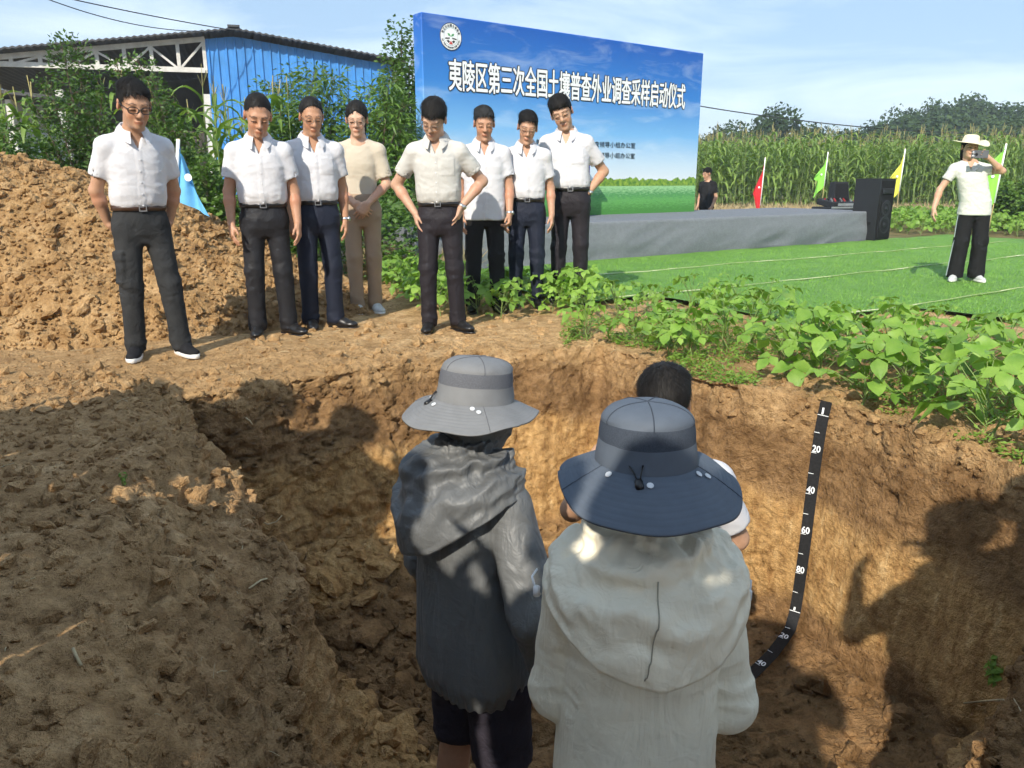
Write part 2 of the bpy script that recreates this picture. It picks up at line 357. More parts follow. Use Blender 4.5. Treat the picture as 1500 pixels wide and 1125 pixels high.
# ground stays quieter where feet stand
disp *= flat
DL = Nn * disp[..., None]
G2 = G + DL; G2[0] = G2[0].mean(0)
idx = np.arange(nr * NC).reshape(nr, NC)
a, b, c_, d_ = idx[:-1], np.roll(idx, -1, 1)[:-1], np.roll(idx, -1, 1)[1:], idx[1:]
Fq = np.stack([a, b, c_, d_], -1).reshape(-1, 4)
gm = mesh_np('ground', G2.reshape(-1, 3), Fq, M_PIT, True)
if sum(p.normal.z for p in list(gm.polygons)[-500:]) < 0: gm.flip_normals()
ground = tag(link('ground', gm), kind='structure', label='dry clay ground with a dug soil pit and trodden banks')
outer = G2[kr == 2]
def gz(x, y):                            # height of the built ground at x,y (outside the pit)
    dd_ = np.array([x, y]) - CEN; an = math.atan2(dd_[1], dd_[0]); aa = np.arctan2(dirr[:, 1], dirr[:, 0])
    j = int(np.argmin(np.abs((aa - an + np.pi) % (2 * np.pi) - np.pi))); r = np.hypot(*dd_)
    col = G2[:, j]; rr = np.hypot(col[:, 0] - CEN[0], col[:, 1] - CEN[1]); k = int(np.argmin(np.abs(rr[170:] - r))) + 170 if r > rad[j] else int(np.argmin(np.abs(rr[:75] - r)))
    return float(col[k, 2])

# ------------------------------------------------------------------ clods
def ico(sub=1):
    t = (1 + 5 ** .5) / 2
    V = np.array([(-1, t, 0), (1, t, 0), (-1, -t, 0), (1, -t, 0), (0, -1, t), (0, 1, t), (0, -1, -t), (0, 1, -t), (t, 0, -1), (t, 0, 1), (-t, 0, -1), (-t, 0, 1)], float)
    Fc = [(0, 11, 5), (0, 5, 1), (0, 1, 7), (0, 7, 10), (0, 10, 11), (1, 5, 9), (5, 11, 4), (11, 10, 2), (10, 7, 6), (7, 1, 8), (3, 9, 4), (3, 4, 2), (3, 2, 6), (3, 6, 8), (3, 8, 9), (4, 9, 5), (2, 4, 11), (6, 2, 10), (8, 6, 7), (9, 8, 1)]
    V /= np.linalg.norm(V, axis=1)[:, None]; V = list(map(tuple, V))
    for _ in range(sub):
        mid = {}; F2 = []
        def mpt(a, b):
            k = (min(a, b), max(a, b))
            if k not in mid: p = np.array(V[a]) + np.array(V[b]); p /= np.linalg.norm(p); V.append(tuple(p)); mid[k] = len(V) - 1
            return mid[k]
        for a, b, c in Fc: x, y, z = mpt(a, b), mpt(b, c), mpt(c, a); F2 += [(a, x, z), (b, y, x), (c, z, y), (x, y, z)]
        Fc = F2
    return np.array(V), np.array(Fc)
ICO0, ICO1, ICO2 = ico(0), ico(1), ico(2)
def clod_shape(k, base, flat=.75):
    V, Fc = base; r = np.random.default_rng(100 + k); s = r.uniform(.75, 1.25, 3); s[2] *= flat
    n = 1 + .75 * noise(V * 1.4 + 7.7 * k) + .55 * noise(V * 3.1 + 3.3 * k)
    pl = V.copy()
    for _ in range(3):                   # broken flat faces
        ax = r.normal(size=3); ax /= np.linalg.norm(ax); dd = pl @ ax; pl = pl - np.outer(np.maximum(dd - .62, 0), ax) * .85
    return pl * n[:, None] * s, Fc
def euler_R(r): return rotz(r.uniform(0, 6.3)) @ rotx(r.normal(0, .6)) @ roty(r.normal(0, .6))
def joined_clods(name, pts, sizes, mat, parent, seed):
    r = np.random.default_rng(seed); mb = MB()
    sh = [clod_shape(200 + k, ICO0 if True else ICO1) for k in range(10)]
    for p, s in zip(pts, sizes):
        V, Fc = sh[r.integers(10)]; mb.add(V @ euler_R(r).T * s + p, Fc)
    o = mb.obj(name, mat, parent, smooth=False); return tag(o, kind='stuff')
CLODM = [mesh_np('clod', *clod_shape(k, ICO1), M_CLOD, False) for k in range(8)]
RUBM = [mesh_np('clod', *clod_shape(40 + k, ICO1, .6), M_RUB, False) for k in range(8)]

# ------------------------------------------------------------------ dirt pile on the left
def pile_h(x, y):
    top = np.interp(x, [-7.5, -5.2, -4.2, -3.4, -2.75, -2.35, -1.95, -1.6, -.95], [1.45, 1.42, 1.27, 1.02, .80, .62, .42, .24, -.05])
    foot = np.interp(x, [-7, -3, -2.2, -1.65, -1.3, -.9], [4.55, 4.9, 5.2, 5.62, 5.95, 6.4])
    s = np.clip((y - foot) / (0.25 + top * 1.12), 0, 1); s = 1 - (1 - s) ** 1.25
    back = np.clip((y - 7.0 - 0.2 * top) / 1.3, 0, 1)
    return top * s * (1 - sstep(0, 1, back)) - 0.05
xs, ys = np.meshgrid(np.arange(-7.4, -.85, .028), np.arange(4.4, 8.4, .03)); hz = pile_h(xs, ys)
Pp = np.stack([xs, ys, hz], -1); on = np.clip(hz * 6 + .35, 0, 1)
w1, w2, wc = worley(Pp * 6.0); v1, v2, vc = worley(Pp * 14.0, 3)
dz = 0.11 * fbm(Pp * 2.0, 4) + (0.06 * (.6 - w1) + 0.03 * (.5 - v1) + 0.02 * fbm(Pp * 18, 2))
Pp[..., 2] += dz * on; Pp[..., 1] -= dz * on * .5
_i = np.arange(Pp.shape[0] * Pp.shape[1]).reshape(Pp.shape[:2]); _k = (hz[:-1, :-1] > -.049) | (hz[1:, 1:] > -.049) | (hz[1:, :-1] > -.049)
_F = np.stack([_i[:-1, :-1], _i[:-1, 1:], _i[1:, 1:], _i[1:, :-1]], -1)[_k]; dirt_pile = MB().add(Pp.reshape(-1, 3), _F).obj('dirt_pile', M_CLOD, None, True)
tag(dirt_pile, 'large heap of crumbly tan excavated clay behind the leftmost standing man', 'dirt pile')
def pile_pt(x, y):
    i = int(np.clip((y - 4.4) / .03, 0, Pp.shape[0] - 1)); j = int(np.clip((x + 7.4) / .028, 0, Pp.shape[1] - 1)); return Pp[i, j]
r = np.random.default_rng(21); pts = []
while len(pts) < 8200:
    x = r.uniform(-5.4, -.95); y = r.uniform(4.6, 7.3)
    if pile_h(np.array(x), np.array(y)) > -.03 - .0 * x: pts.append(pile_pt(x, y) + np.array([0, -.005, .004]))
    elif r.random() < .05 and y > 4.9: pts.append(np.array([x, y, gz(x, y)]))
pts = np.array(pts); sz = 0.0105 * (1 - r.random(len(pts))) ** -0.42; sz = np.minimum(sz, .050); o = np.argsort(-sz)
for k in o[:280]:
    c = link('clod', CLODM[r.integers(8)], dirt_pile, pts[k], (r.normal(0, .5), r.normal(0, .5), r.uniform(0, 6.3)), sz[k])
joined_clods('small_clods', pts[o[280:]], sz[o[280:]], M_CLOD, dirt_pile, 5)

# rubble on the pit floor and along its edge
pts = []; szs = []
while len(pts) < 1900:
    t = r.random() ** .6; j = r.integers(NC); k = int(t * 73); p = G2[k, j]
    if p[1] < 1.5: continue
    wgt = .25 + 1.0 * (p[0] < .1) + .5 * (k > 58)
    if r.random() > wgt: continue
    pts.append(p + np.array([0, 0, .008])); szs.append(0.010 * (1 - r.random()) ** -0.62 * (1.25 if p[0] < .1 else .8))
pts = np.array(pts); szs = np.minimum(np.array(szs), .085); o = np.argsort(-szs)
for k in o[:170]: link('clod', RUBM[r.integers(8)], ground, pts[k], (r.normal(0, .4), r.normal(0, .4), r.uniform(0, 6.3)), szs[k])
joined_clods('pit_rubble', pts[o[170:]], szs[o[170:]], M_RUB, ground, 6)
pts = []; szs = []                       # crumbs on the banks and along the back rim
while len(pts) < 7000:
    j = r.integers(NC); k = 155 + int(r.random() ** 1.25 * 165); p = G2[min(k, nr - 1), j]
    if p[1] < 1.1 or p[1] > 7 or abs(p[0]) > 3.6 or (p[0] > .2 and r.random() < .6) or (p[1] > 4.2 and r.random() < .72): continue
    pts.append(p + np.array([0, 0, .002])); szs.append(0.0052 * (1 - r.random()) ** -0.58)
joined_clods('soil_crumbs', np.array(pts), np.minimum(np.array(szs), .04), M_RUB, ground, 8)

big = []                                 # larger clods broken off the left bank and the near right bank
while len(big) < 110:
    j = r.integers(NC); k = 150 + int(r.random() ** 1.2 * 75); p = G2[k, j]
    if 1.0 < p[1] < 4.2 and (p[0] < -.2 or (p[0] > .9 and p[1] < 2.6)) and noise(np.array([[p[0] * 1.8, p[1] * 1.8, 2.0]]))[0] > -.05: big.append(p)
for p in big: link('clod', RUBM[r.integers(8)], ground, p, (r.normal(0, .5), r.normal(0, .5), r.uniform(0, 6.3)), r.uniform(.012, .034))

# ------------------------------------------------------------------ artificial turf in strips with pale seams
E1 = np.array([.84, .5426]); E2 = np.array([-.5426, .84]); T0 = np.array([2.31, 5.85])
mt = Mat('artificial turf', 0.62, 0.25); co = mt.coord('World')
n1 = mt.noise(co, 260, 2, .6); n2 = mt.noise(co, 1.3, 3); n3 = mt.noise(mt.coord('World', scale=(6, 40, 6), rot=(0, 0, -.574)), 3.0, 3, .65)
c = mt.ramp(n1, [(0.3, (0.085, 0.20, 0.028)), (0.55, (0.19, 0.41, 0.066)), (0.75, (0.35, 0.57, 0.15))])
c = mt.mix(1.0, c, mt.ramp(n3, [(0.3, (.8, .82, .8)), (.7, (1.18, 1.14, 1.1))]), 'MULTIPLY'); c = mt.mix(1.0, c, mt.ramp(n2, [(0.35, (.86, .9, .85)), (.68, (1.14, 1.08, 1.1))]), 'MULTIPLY')
mt.color(c); mt.bump(n3, .5, .02); mt.bump(n1, 1.0, .012)
M_SEAM = plain('seam backing', (.62, .60, .38), .9)
turf = tag(empty('artificial_turf', (0, 0, 0)), kind='structure', label='bright green artificial turf rolled out in strips')
STR = [(-1.62, 0, 1.3, 9.5), (0, 1.66, -.15, 10.0), (1.66, 3.12, -.95, 10.5), (3.12, 4.72, -1.7, 10.6)]
r = np.random.default_rng(31)
for si, (b0, b1, a0, a1) in enumerate(STR):
    na, nb = 120, 22; A, B = np.meshgrid(np.linspace(a0, a1, na), np.linspace(0, 1, nb))
    wob0 = .03 * noise(np.stack([A * .8, A * 0 + 5 * si, A * 0], -1)); wob1 = .03 * noise(np.stack([A * .8, A * 0 + 5 * (si + 1), A * 0], -1))
    Bv = (b0 + wob0 + .007) * (1 - B) + (b1 + wob1 - .007) * B
    X = T0[0] + A * E1[0] + Bv * E2[0]; Y = T0[1] + A * E1[1] + Bv * E2[1]
    Z = .03 + .03 * fbm(np.stack([X * .8, Y * .8, 0 * X], -1), 2) + .008 * noise(np.stack([X * 3, Y * 3, 0 * X + si], -1))
    MB().grid(np.stack([X, Y, Z], -1)).obj('turf_strip', mt.m, turf, True)
for si, (b, a0, a1) in enumerate([(0, .1, 9.5), (1.66, -.8, 9.8), (3.12, -1.5, 9.6)]):
    A = np.linspace(a0, a1, 260); w = .03 * noise(np.stack([A * .8, A * 0 + 5 * (si + 1), A * 0], -1))
    wid = np.clip(-.004 + .045 * fbm(np.stack([A * 1.1, A * 0 + 40 + si, A * 0], -1), 3), 0.0, .022)
    rows = []
    for s in (-1, 1):
        Bv = b + w + s * wid; X = T0[0] + A * E1[0] + Bv * E2[0]; Y = T0[1] + A * E1[1] + Bv * E2[1]
        rows.append(np.stack([X, Y, .044 + .03 * fbm(np.stack([X * .8, Y * .8, 0 * X], -1), 2) + .004 * (s > 0)], -1))
    MB().grid(np.stack(rows)).obj('turf_seam', M_SEAM, turf, False)
def turf_z(X, Y): return .03 + .03 * fbm(np.stack([X * .8, Y * .8, 0 * X], -1), 2)
nb = 60000; A = r.uniform(-1.7, 9.4, nb); B = -1.6 + 6.0 * r.random(nb) ** 1.5; ok = A > np.interp(B, [-1.6, -.01, 0, 1.65, 1.66, 3.1, 3.12, 4.7], [1.32, 1.32, -.12, -.12, -.92, -.92, -1.65, -1.65]); A, B = A[ok], B[ok]; nb = len(A)
X = T0[0] + A * E1[0] + B * E2[0]; Y = T0[1] + A * E1[1] + B * E2[1]; Z = turf_z(X, Y) - .004; th = r.uniform(0, 6.3, nb); L = r.uniform(.016, .034, nb); w = r.uniform(.0025, .0045, nb)
base = np.stack([X, Y, Z], -1); sd_ = np.stack([np.cos(th), np.sin(th), 0 * th], -1) * w[:, None]
tip = base + np.stack([r.normal(0, .012, nb), r.normal(0, .012, nb), L], -1)
V = np.stack([base - sd_, base + sd_, tip], 1).reshape(-1, 3)
M_BL = leafmat('turf blade', (.12, .28, .04), (.27, .48, .10), .15, .55, 6)
tag(link('turf_pile', mesh_np('turf_pile', V, np.arange(nb * 3).reshape(-1, 3), M_BL, False), turf), kind='stuff')
# ------------------------------------------------------------------ signed-distance modelling for people and their clothes
class Vol:
    def __init__(s, lo, hi, h):
        s.lo = np.array(lo, float); s.h = h; s.ax = [np.arange(lo[i], hi[i] + h, h, dtype=np.float32) for i in range(3)]
        s.F = np.full([len(a) for a in s.ax], 0.09, np.float32)
    def put(s, prim, k=0.0, mode='add'):
        fn, lo, hi = prim; pad = k + 3 * s.h; sl = []; co = []
        for i in range(3):
            a = max(0, int((lo[i] - pad - s.lo[i]) / s.h)); b = min(len(s.ax[i]), int((hi[i] + pad - s.lo[i]) / s.h) + 2)
            if b <= a: return s
            sl.append(slice(a, b)); sh = [1, 1, 1]; sh[i] = b - a; co.append(s.ax[i][a:b].reshape(sh))
        d = fn(*co).astype(np.float32); A = s.F[tuple(sl)]
        if mode == 'add':
            m = np.minimum(A, d)
            if k > 0: hh = np.maximum(k - np.abs(A - d), 0) / k; m = m - hh * hh * k * .25
        else:
            if mode == 'sub': d = -d
            m = np.maximum(A, d)
            if k > 0: hh = np.maximum(k - np.abs(A - d), 0) / k; m = m + hh * hh * k * .25
        s.F[tuple(sl)] = m; return s
    def nets(s):
        F = s.F; S = F < 0; nx, ny, nz_ = F.shape
        cnt = sum(S[a:nx - 1 + a, b:ny - 1 + b, c:nz_ - 1 + c].astype(np.int8) for a in (0, 1) for b in (0, 1) for c in (0, 1))
        act = (cnt > 0) & (cnt < 8); I = np.argwhere(act)
        vid = np.full(act.shape, -1, np.int32); vid[act] = np.arange(len(I))
        corners = [(a, b, c) for a in (0, 1) for b in (0, 1) for c in (0, 1)]
        val = {c: F[I[:, 0] + c[0], I[:, 1] + c[1], I[:, 2] + c[2]] for c in corners}
        acc = np.zeros((len(I), 3)); n = np.zeros(len(I))
        for c in corners:
            for ax in range(3):
                if c[ax]: continue
                e = list(c); e[ax] = 1; a, b = val[c], val[tuple(e)]; m = (a < 0) != (b < 0)
                t = np.where(m, a / np.where(np.abs(a - b) < 1e-9, 1, a - b), 0)
                p = np.tile(np.array(c, float), (len(I), 1)); p[:, ax] = t; acc += p * m[:, None]; n += m
        V = s.lo + (I + acc / n[:, None]) * s.h
        Q = []
        for ax in range(3):
            o1, o2 = [(1, 2), (2, 0), (0, 1)][ax]
            sl0 = [slice(None)] * 3; sl1 = [slice(None)] * 3; sl0[ax] = slice(0, -1); sl1[ax] = slice(1, None)
            A, B = S[tuple(sl0)], S[tuple(sl1)]; E = np.argwhere(A != B); fl = A[E[:, 0], E[:, 1], E[:, 2]]
            ok = (E[:, o1] > 0) & (E[:, o2] > 0) & (E[:, o1] < F.shape[o1] - 1) & (E[:, o2] < F.shape[o2] - 1); E, fl = E[ok], fl[ok]
            def cell(d1, d2): q = E.copy(); q[:, o1] -= d1; q[:, o2] -= d2; return vid[q[:, 0], q[:, 1], q[:, 2]]
            q = np.stack([cell(1, 1), cell(0, 1), cell(0, 0), cell(1, 0)], 1); q[~fl] = q[~fl][:, ::-1]; Q.append(q)
        return V, np.concatenate(Q)
def vnormals(V, F):
    n = np.zeros_like(V); a, b, c, d = (V[F[:, i]] for i in range(4)); fn = np.cross(c - a, d - b)
    for i in range(4): np.add.at(n, F[:, i], fn)
    return n / (np.linalg.norm(n, axis=1)[:, None] + 1e-12)
def relax(V, F, it=1, w=.5):
    for _ in range(it):
        s = np.zeros_like(V); c = np.zeros(len(V))
        for i in range(4):
            np.add.at(s, F[:, i], V[F[:, (i + 1) % 4]] + V[F[:, i - 1]]); np.add.at(c, F[:, i], 2)
        V = V * (1 - w) + w * s / np.maximum(c, 1)[:, None]
    return V
def rcone(a, b, ra, rb=None):
    a = np.array(a, float); b = np.array(b, float); rb = ra if rb is None else rb; ab = b - a; L2 = max(ab @ ab, 1e-9)
    def fn(X, Y, Z):
        x, y, z = X - a[0], Y - a[1], Z - a[2]; t = np.clip((x * ab[0] + y * ab[1] + z * ab[2]) / L2, 0, 1)
        return np.sqrt((x - t * ab[0]) ** 2 + (y - t * ab[1]) ** 2 + (z - t * ab[2]) ** 2) - (ra + (rb - ra) * t)
    r = max(ra, rb); return fn, np.minimum(a, b) - r, np.maximum(a, b) + r
def ell(c, r, R=None, T=None):
    """ellipsoid; T=(centre, rotation, scale) puts it into a head frame"""
    c = np.array(c, float); r = np.array(r, float); Rl = np.eye(3) if R is None else np.asarray(R)
    if T is not None: c = T[0] + T[1] @ (c * T[2]); r = r * T[2]; Rl = T[1] @ Rl
    def fn(X, Y, Z):
        x, y, z = X - c[0], Y - c[1], Z - c[2]
        p = [(x * Rl[0, i] + y * Rl[1, i] + z * Rl[2, i]) for i in range(3)]
        k0 = np.sqrt(sum((p[i] / r[i]) ** 2 for i in range(3))); k1 = np.sqrt(sum((p[i] / r[i] ** 2) ** 2 for i in range(3)))
        return k0 * (k0 - 1) / np.maximum(k1, 1e-6)
    m = r.max(); return fn, c - m, c + m
def headcone(a, b, ra, rb, T):
    f = lambda p: T[0] + T[1] @ (np.array(p, float) * T[2]); return rcone(f(a), f(b), ra * T[2], rb * T[2])
def loft(zs, cx, cy, a, b, n=2.4):
    zs, a, b = np.array(zs, float), np.array(a, float), np.array(b, float); cx = np.broadcast_to(np.asarray(cx, float), zs.shape); cy = np.broadcast_to(np.asarray(cy, float), zs.shape)
    def fn(X, Y, Z):
        zz = Z.ravel(); A = np.interp(zz, zs, a).reshape(Z.shape); B = np.interp(zz, zs, b).reshape(Z.shape)
        Cx = np.interp(zz, zs, cx).reshape(Z.shape); Cy = np.interp(zz, zs, cy).reshape(Z.shape)
        q = (np.abs((X - Cx) / A) ** n + np.abs((Y - Cy) / B) ** n) ** (1 / n)
        return np.maximum((q - 1) * np.minimum(A, B), np.maximum(zs[0] - Z, Z - zs[-1]))
    m = max(a.max(), b.max()); return fn, np.array([cx.min() - m, cy.min() - m, zs[0]]), np.array([cx.max() + m, cy.max() + m, zs[-1]])
def half(p, nrm, box):                   # half space on the side nrm points to, limited to a box
    p = np.array(p, float); nrm = np.array(nrm, float); nrm /= np.linalg.norm(nrm)
    return (lambda X, Y, Z: -((X - p[0]) * nrm[0] + (Y - p[1]) * nrm[1] + (Z - p[2]) * nrm[2])), np.array(box[0], float), np.array(box[1], float)
def unit(v): v = np.array(v, float); return v / (np.linalg.norm(v) + 1e-12)

# ---- materials of people
ms = Mat('skin', 0.48, 0.35); co = ms.coord('Object'); n = ms.noise(co, 60, 3)
ms.color(ms.mix(1.0, ms.attr(), ms.ramp(n, [(.3, (.92, .9, .88)), (.7, (1.06, 1.05, 1.04))]), 'MULTIPLY')); ms.bump(ms.noise(co, 180, 2), .25, .002); M_SKIN = ms.m
def cloth(name, c, rough=.85, weave=700, wr=14., wamp=.35, spec=.2, var=.08, sheen=0.0, co_scale=(1, 1, 1), thin=0.0):
    m = Mat(name, rough, spec); co = m.coord('Object', scale=co_scale); c = np.array(c)
    n = m.noise(co, 9, 3); m.color(m.ramp(n, [(.3, tuple(c * (1 - var))), (.7, tuple(np.minimum(c * (1 + var), 1)))]))
    w = m.noise(co, wr, 4, .55, .8); m.bump(w, wamp, .03)
    m.bump(m.noise(co, weave, 1), .25, .001)
    if sheen: m.b.inputs['Sheen Weight'].default_value = sheen
    return m.m
M_SHIRT = cloth('white cotton', (.60, .60, .625), .8, wr=7, wamp=.32, var=.02); M_SHIRT2 = cloth('off white linen', (.53, .52, .485), .85, wr=9, wamp=.26, var=.03)
M_KNIT = cloth('cream knit', (.52, .46, .365), .9, wr=8, wamp=.15, var=.03, sheen=.2); M_BLOUSE = cloth('white chiffon', (.60, .61, .57), .7, wr=14, wamp=.4, var=.03)
M_BLACKP = cloth('black trousers', (.013, .013, .016), .62, wr=9, wamp=.4, spec=.35, var=.15); M_NAVY = cloth('navy trousers', (.011, .015, .030), .7, wr=9, wamp=.4, spec=.3, var=.15)
M_PLUM = cloth('dark plum black trousers', (.017, .014, .018), .65, wr=9, wamp=.45, spec=.3, var=.15)
M_CHAR = cloth('charcoal cargo cotton', (.030, .031, .032), .85, wr=12, wamp=.5, var=.2); M_TAN = cloth('tan trousers', (.36, .265, .185), .85, wr=10, wamp=.3, var=.05)
M_TEE = cloth('black tee', (.012, .012, .013), .8); M_SHORT = cloth('dark plum shorts', (.030, .026, .036), .8, wr=16, wamp=.5)
mh = Mat('black hair', .6, .22); co = mh.coord('Object', scale=(60, 60, 14)); n = mh.noise(co, 3, 3)
mh.color(mh.ramp(n, [(.3, (.006, .0055, .005)), (.75, (.022, .019, .017))])); mh.bump(n, .5, .004); M_HAIR = mh.m
mh = Mat('greying hair', .6, .22); co = mh.coord('Object', scale=(60, 60, 14)); n = mh.noise(co, 3, 3)
mh.color(mh.ramp(n, [(.35, (.012, .012, .012)), (.8, (.075, .075, .075))])); mh.bump(n, .5, .004); M_GREY = mh.m
M_LEA = plain('black leather', (.012, .011, .011), .32, .5, sc=30); M_BRL = plain('dark brown leather belt', (.055, .028, .017), .38, .5, sc=30)
M_KNITSHOE = plain('black knit upper', (.014, .014, .016), .85, .2, sc=200); M_SOLE = plain('white rubber sole', (.74, .73, .70), .6)
M_SNEAK = plain('pale grey sneaker', (.52, .53, .52), .7, sc=40, var=.2); M_STEEL = plain('brushed steel', (.62, .62, .62), .3, .5, 1.0); M_BSTEEL = plain('dark frame', (.012, .012, .014), .3, .5)
M_GOLD = plain('thin metal glasses frame', (.30, .25, .20), .35, .5, .8); M_BTN = plain('shirt button', (.7, .7, .72), .35)
mg = Mat('spectacle lens', .03, .5); mg.b.inputs['Alpha'].default_value = .10; mg.color((.9, .93, .95)); M_LENS = mg.m

def fold_disp(V, N, amp, sc, warp=.35, seed=0.0, sharp=1.0):
    q = V * np.array(sc) + seed; q = q + warp * np.stack([noise(V * 6 + seed), noise(V * 6 + 9 + seed), noise(V * 6 + 23 + seed)], -1)
    f = .5 - np.abs(noise(q)) * 1.6; f2 = .5 - np.abs(noise(q * 2.1 + 5)) * 1.6
    return V + N * ((f * .7 + f2 * .3) * amp)[:, None]

HEAD_R = .12
def hand_prims(w, d, n, side, curl=.35, s=1.0, spread=.1, thumb=.6):
    """wrist w, pointing d, palm faces n; side = direction of the thumb"""
    d, n = unit(d), unit(n); n = unit(n - d * (n @ d)); sd = unit(side - d * (np.array(side) @ d) - n * (np.array(side) @ n)); P = []
    kn = [w + d * .085 * s + sd * o * s for o in (.030, .010, -.010, -.029)]; base = [w + d * .01 * s + sd * o * s for o in (.016, .006, -.006, -.016)]
    kn[3] = kn[3] - d * .008 * s; kn[0] = kn[0] - d * .003 * s
    for b_, k_ in zip(base, kn): P.append((rcone(b_, k_, .0165 * s, .0125 * s), .012))
    P.append((rcone(base[0] + sd * .006 * s + n * .004, kn[0] * .45 + base[0] * .55 + n * .006, .018 * s, .014 * s), .012))
    for i, L in enumerate((.072, .082, .075, .058)):
        c1 = curl * (1 + .12 * i); dd = unit(d * math.cos(c1) + n * math.sin(c1) + sd * spread * (1.5 - i) * .35); m1 = kn[i] + dd * L * .52 * s
        c2 = curl * 2.1; d2 = unit(d * math.cos(c2) + n * math.sin(c2) + sd * spread * (1.5 - i) * .3); e = m1 + d2 * L * .48 * s
        P.append((rcone(kn[i], m1, .0094 * s, .0082 * s), .003)); P.append((rcone(m1, e, .0082 * s, .0068 * s), .003))
    tb = w + d * .022 * s + sd * .022 * s + n * .006; t1 = tb + unit(sd * thumb + d * .8 + n * .35) * .042 * s; t2 = t1 + unit(sd * thumb * .35 + d + n * .35) * .034 * s
    P.append((rcone(tb, t1, .0135 * s, .0108 * s), .008)); P.append((rcone(t1, t2, .0105 * s, .0082 * s), .004))
    return P

def make_person(label, pos, yaw, H, skin=(.50, .295, .19), hs=1.0, head=(0, 0, 0), fat=1.0, lean=(0, 0), arms=None, feet=None, top='shirt', topmat=None, botmat=None,
                hair='short', hairmat=None, glasses=None, belt=None, watch=None, tuck=True, pocket=None, shoes='dress', legs='slim', vol=.0066, group=None, buckle=True, hat=None, legr=1.0, seed=1, shw=1.0, cargo=False, nk=(0, 0)):
    """everything in the person's own frame at 1.70 m, facing -Y; scaled and turned at the end"""
    S = H / 1.70; A = {-1: dict(e=(-.055, .03, -.275), w=(-.03, -.07, -.50)), 1: dict(e=(.055, .03, -.275), w=(.03, -.07, -.50))}
    if arms:
        for k in arms: A[k] = {**A[k], **arms[k]}
    FT = {-1: dict(p=(-.10, 0), t=-.25), 1: dict(p=(.10, 0), t=.25)}
    if feet:
        for k in feet: FT[k] = {**FT[k], **feet[k]}
    lx, ly = lean; sp = lambda z: np.array([lx, ly]) * np.clip((z - .95) / .5, 0, 1.3)
    shd = {s: np.array([s * .168 * shw * (.6 + .4 * fat) + sp(1.38)[0], .012 + sp(1.38)[1], 1.345]) for s in (-1, 1)}
    for s in (-1, 1): shd[s] = shd[s] + np.array(A[s].get('sh', (0, 0, 0)))
    elb = {s: shd[s] + np.array(A[s]['e']) for s in (-1, 1)}; wri = {s: shd[s] + np.array(A[s]['w']) for s in (-1, 1)}
    hip = {s: np.array([s * .080, 0, .90]) for s in (-1, 1)}; ank = {s: np.array([FT[s]['p'][0], FT[s]['p'][1] + .02, .085]) for s in (-1, 1)}
    knee = {s: (hip[s] + ank[s]) / 2 + np.array([s * .005, -.022, .005]) + np.array([*FT[s].get('k', (0, 0)), 0]) for s in (-1, 1)}
    Rh = rotz(head[0]) @ roty(head[2]) @ rotx(head[1]); piv = np.array([*(sp(1.49) + [0, .018] + np.array(nk)), 1.495]); hc = piv + Rh @ (np.array([0, -.016, .095]) * hs); T = (hc, Rh, hs)
    # --- body
    armb = A
    pts = np.array([hc + .14 * hs, hc - .14 * hs] + [p for s in (-1, 1) for p in (shd[s], elb[s], wri[s])]); lo = pts.min(0) - [.12, .12, .2]; hi = pts.max(0) + [.12, .12, .2]
    for s in (-1, 1):
        hd = A[s].get('hd'); tipv = wri[s] + unit(hd if hd is not None else wri[s] - elb[s]) * .22; lo = np.minimum(lo, tipv - .04); hi = np.maximum(hi, tipv + .04)
    lo[2] = min(lo[2], .9)
    V = Vol(lo, hi, vol)
    ch = loft([1.10, 1.25, 1.33, 1.40, 1.45], sp(1.3)[0], sp(1.3)[1] + .012, np.array([.13, .15, .145, .10, .06]) * fat, np.array([.09, .10, .092, .075, .055]) * fat); V.put(ch)
    npos = np.array([*(sp(1.40) + [0, .03]), 1.37]); V.put(rcone(npos, piv + Rh @ np.array([0, -.004, .03]), .066 * (.5 + .5 * fat), .056 * hs * (.5 + .5 * fat)), .04)
    rf = np.random.default_rng(900 + seed); jw = .90 + .45 * (fat - 1) + rf.uniform(-.05, .06); jl = rf.uniform(-.010, .007); nl_ = rf.uniform(-.004, .006); nw = rf.uniform(-.003, .003); ez = rf.uniform(-.003, .004); bw = rf.uniform(.7, 1.25)
    hp = [(ell((0, .012, .030), (.077, .094, .092), None, T), .0), (ell((0, -.028, -.030), (.064 * jw, .066, .086), None, T), .03), (ell((0, -.046, -.083 + jl), (.044 * jw, .042, .034), None, T), .03),
          (ell((.036 * jw, -.055, -.034), (.026, .028, .034), None, T), .02), (ell((-.036 * jw, -.055, -.034), (.026, .028, .034), None, T), .02),
          (headcone((-.034, -.079, .024), (.034, -.079, .024), .016, .016, T), .018), (headcone((0, -.094, .008), (0, -.113 - nl_, -.026 + nl_ * .5), .0085, .0125 + nw, T), .014),
          (headcone((-.013 - nw, -.102, -.031), (.013 + nw, -.102, -.031), .0095, .0095, T), .008), (ell((0, -.094, -.060), (.024, .013, .0075), None, T), .008), (ell((0, -.093, -.071), (.020, .013, .0075), None, T), .008),
          (ell((0, -.086, -.098 + jl), (.022, .018, .016), None, T), .018)]
    for p, k in hp: V.put(p, k)
    for s in (-1, 1):
        V.put(ell((s * .031, -.104, .004), (.018, .016, .011), None, T), .012, 'sub'); V.put(ell((s * .031, -.080, .001), (.0185, .0155, .0125), None, T), .004)
        V.put(ell((s * .079, .008, -.004), (.011, .020, .032), rotz(s * .35), T), .008); V.put(ell((s * .088, .004, -.002), (.007, .011, .018), rotz(s * .35), T), .004, 'sub')
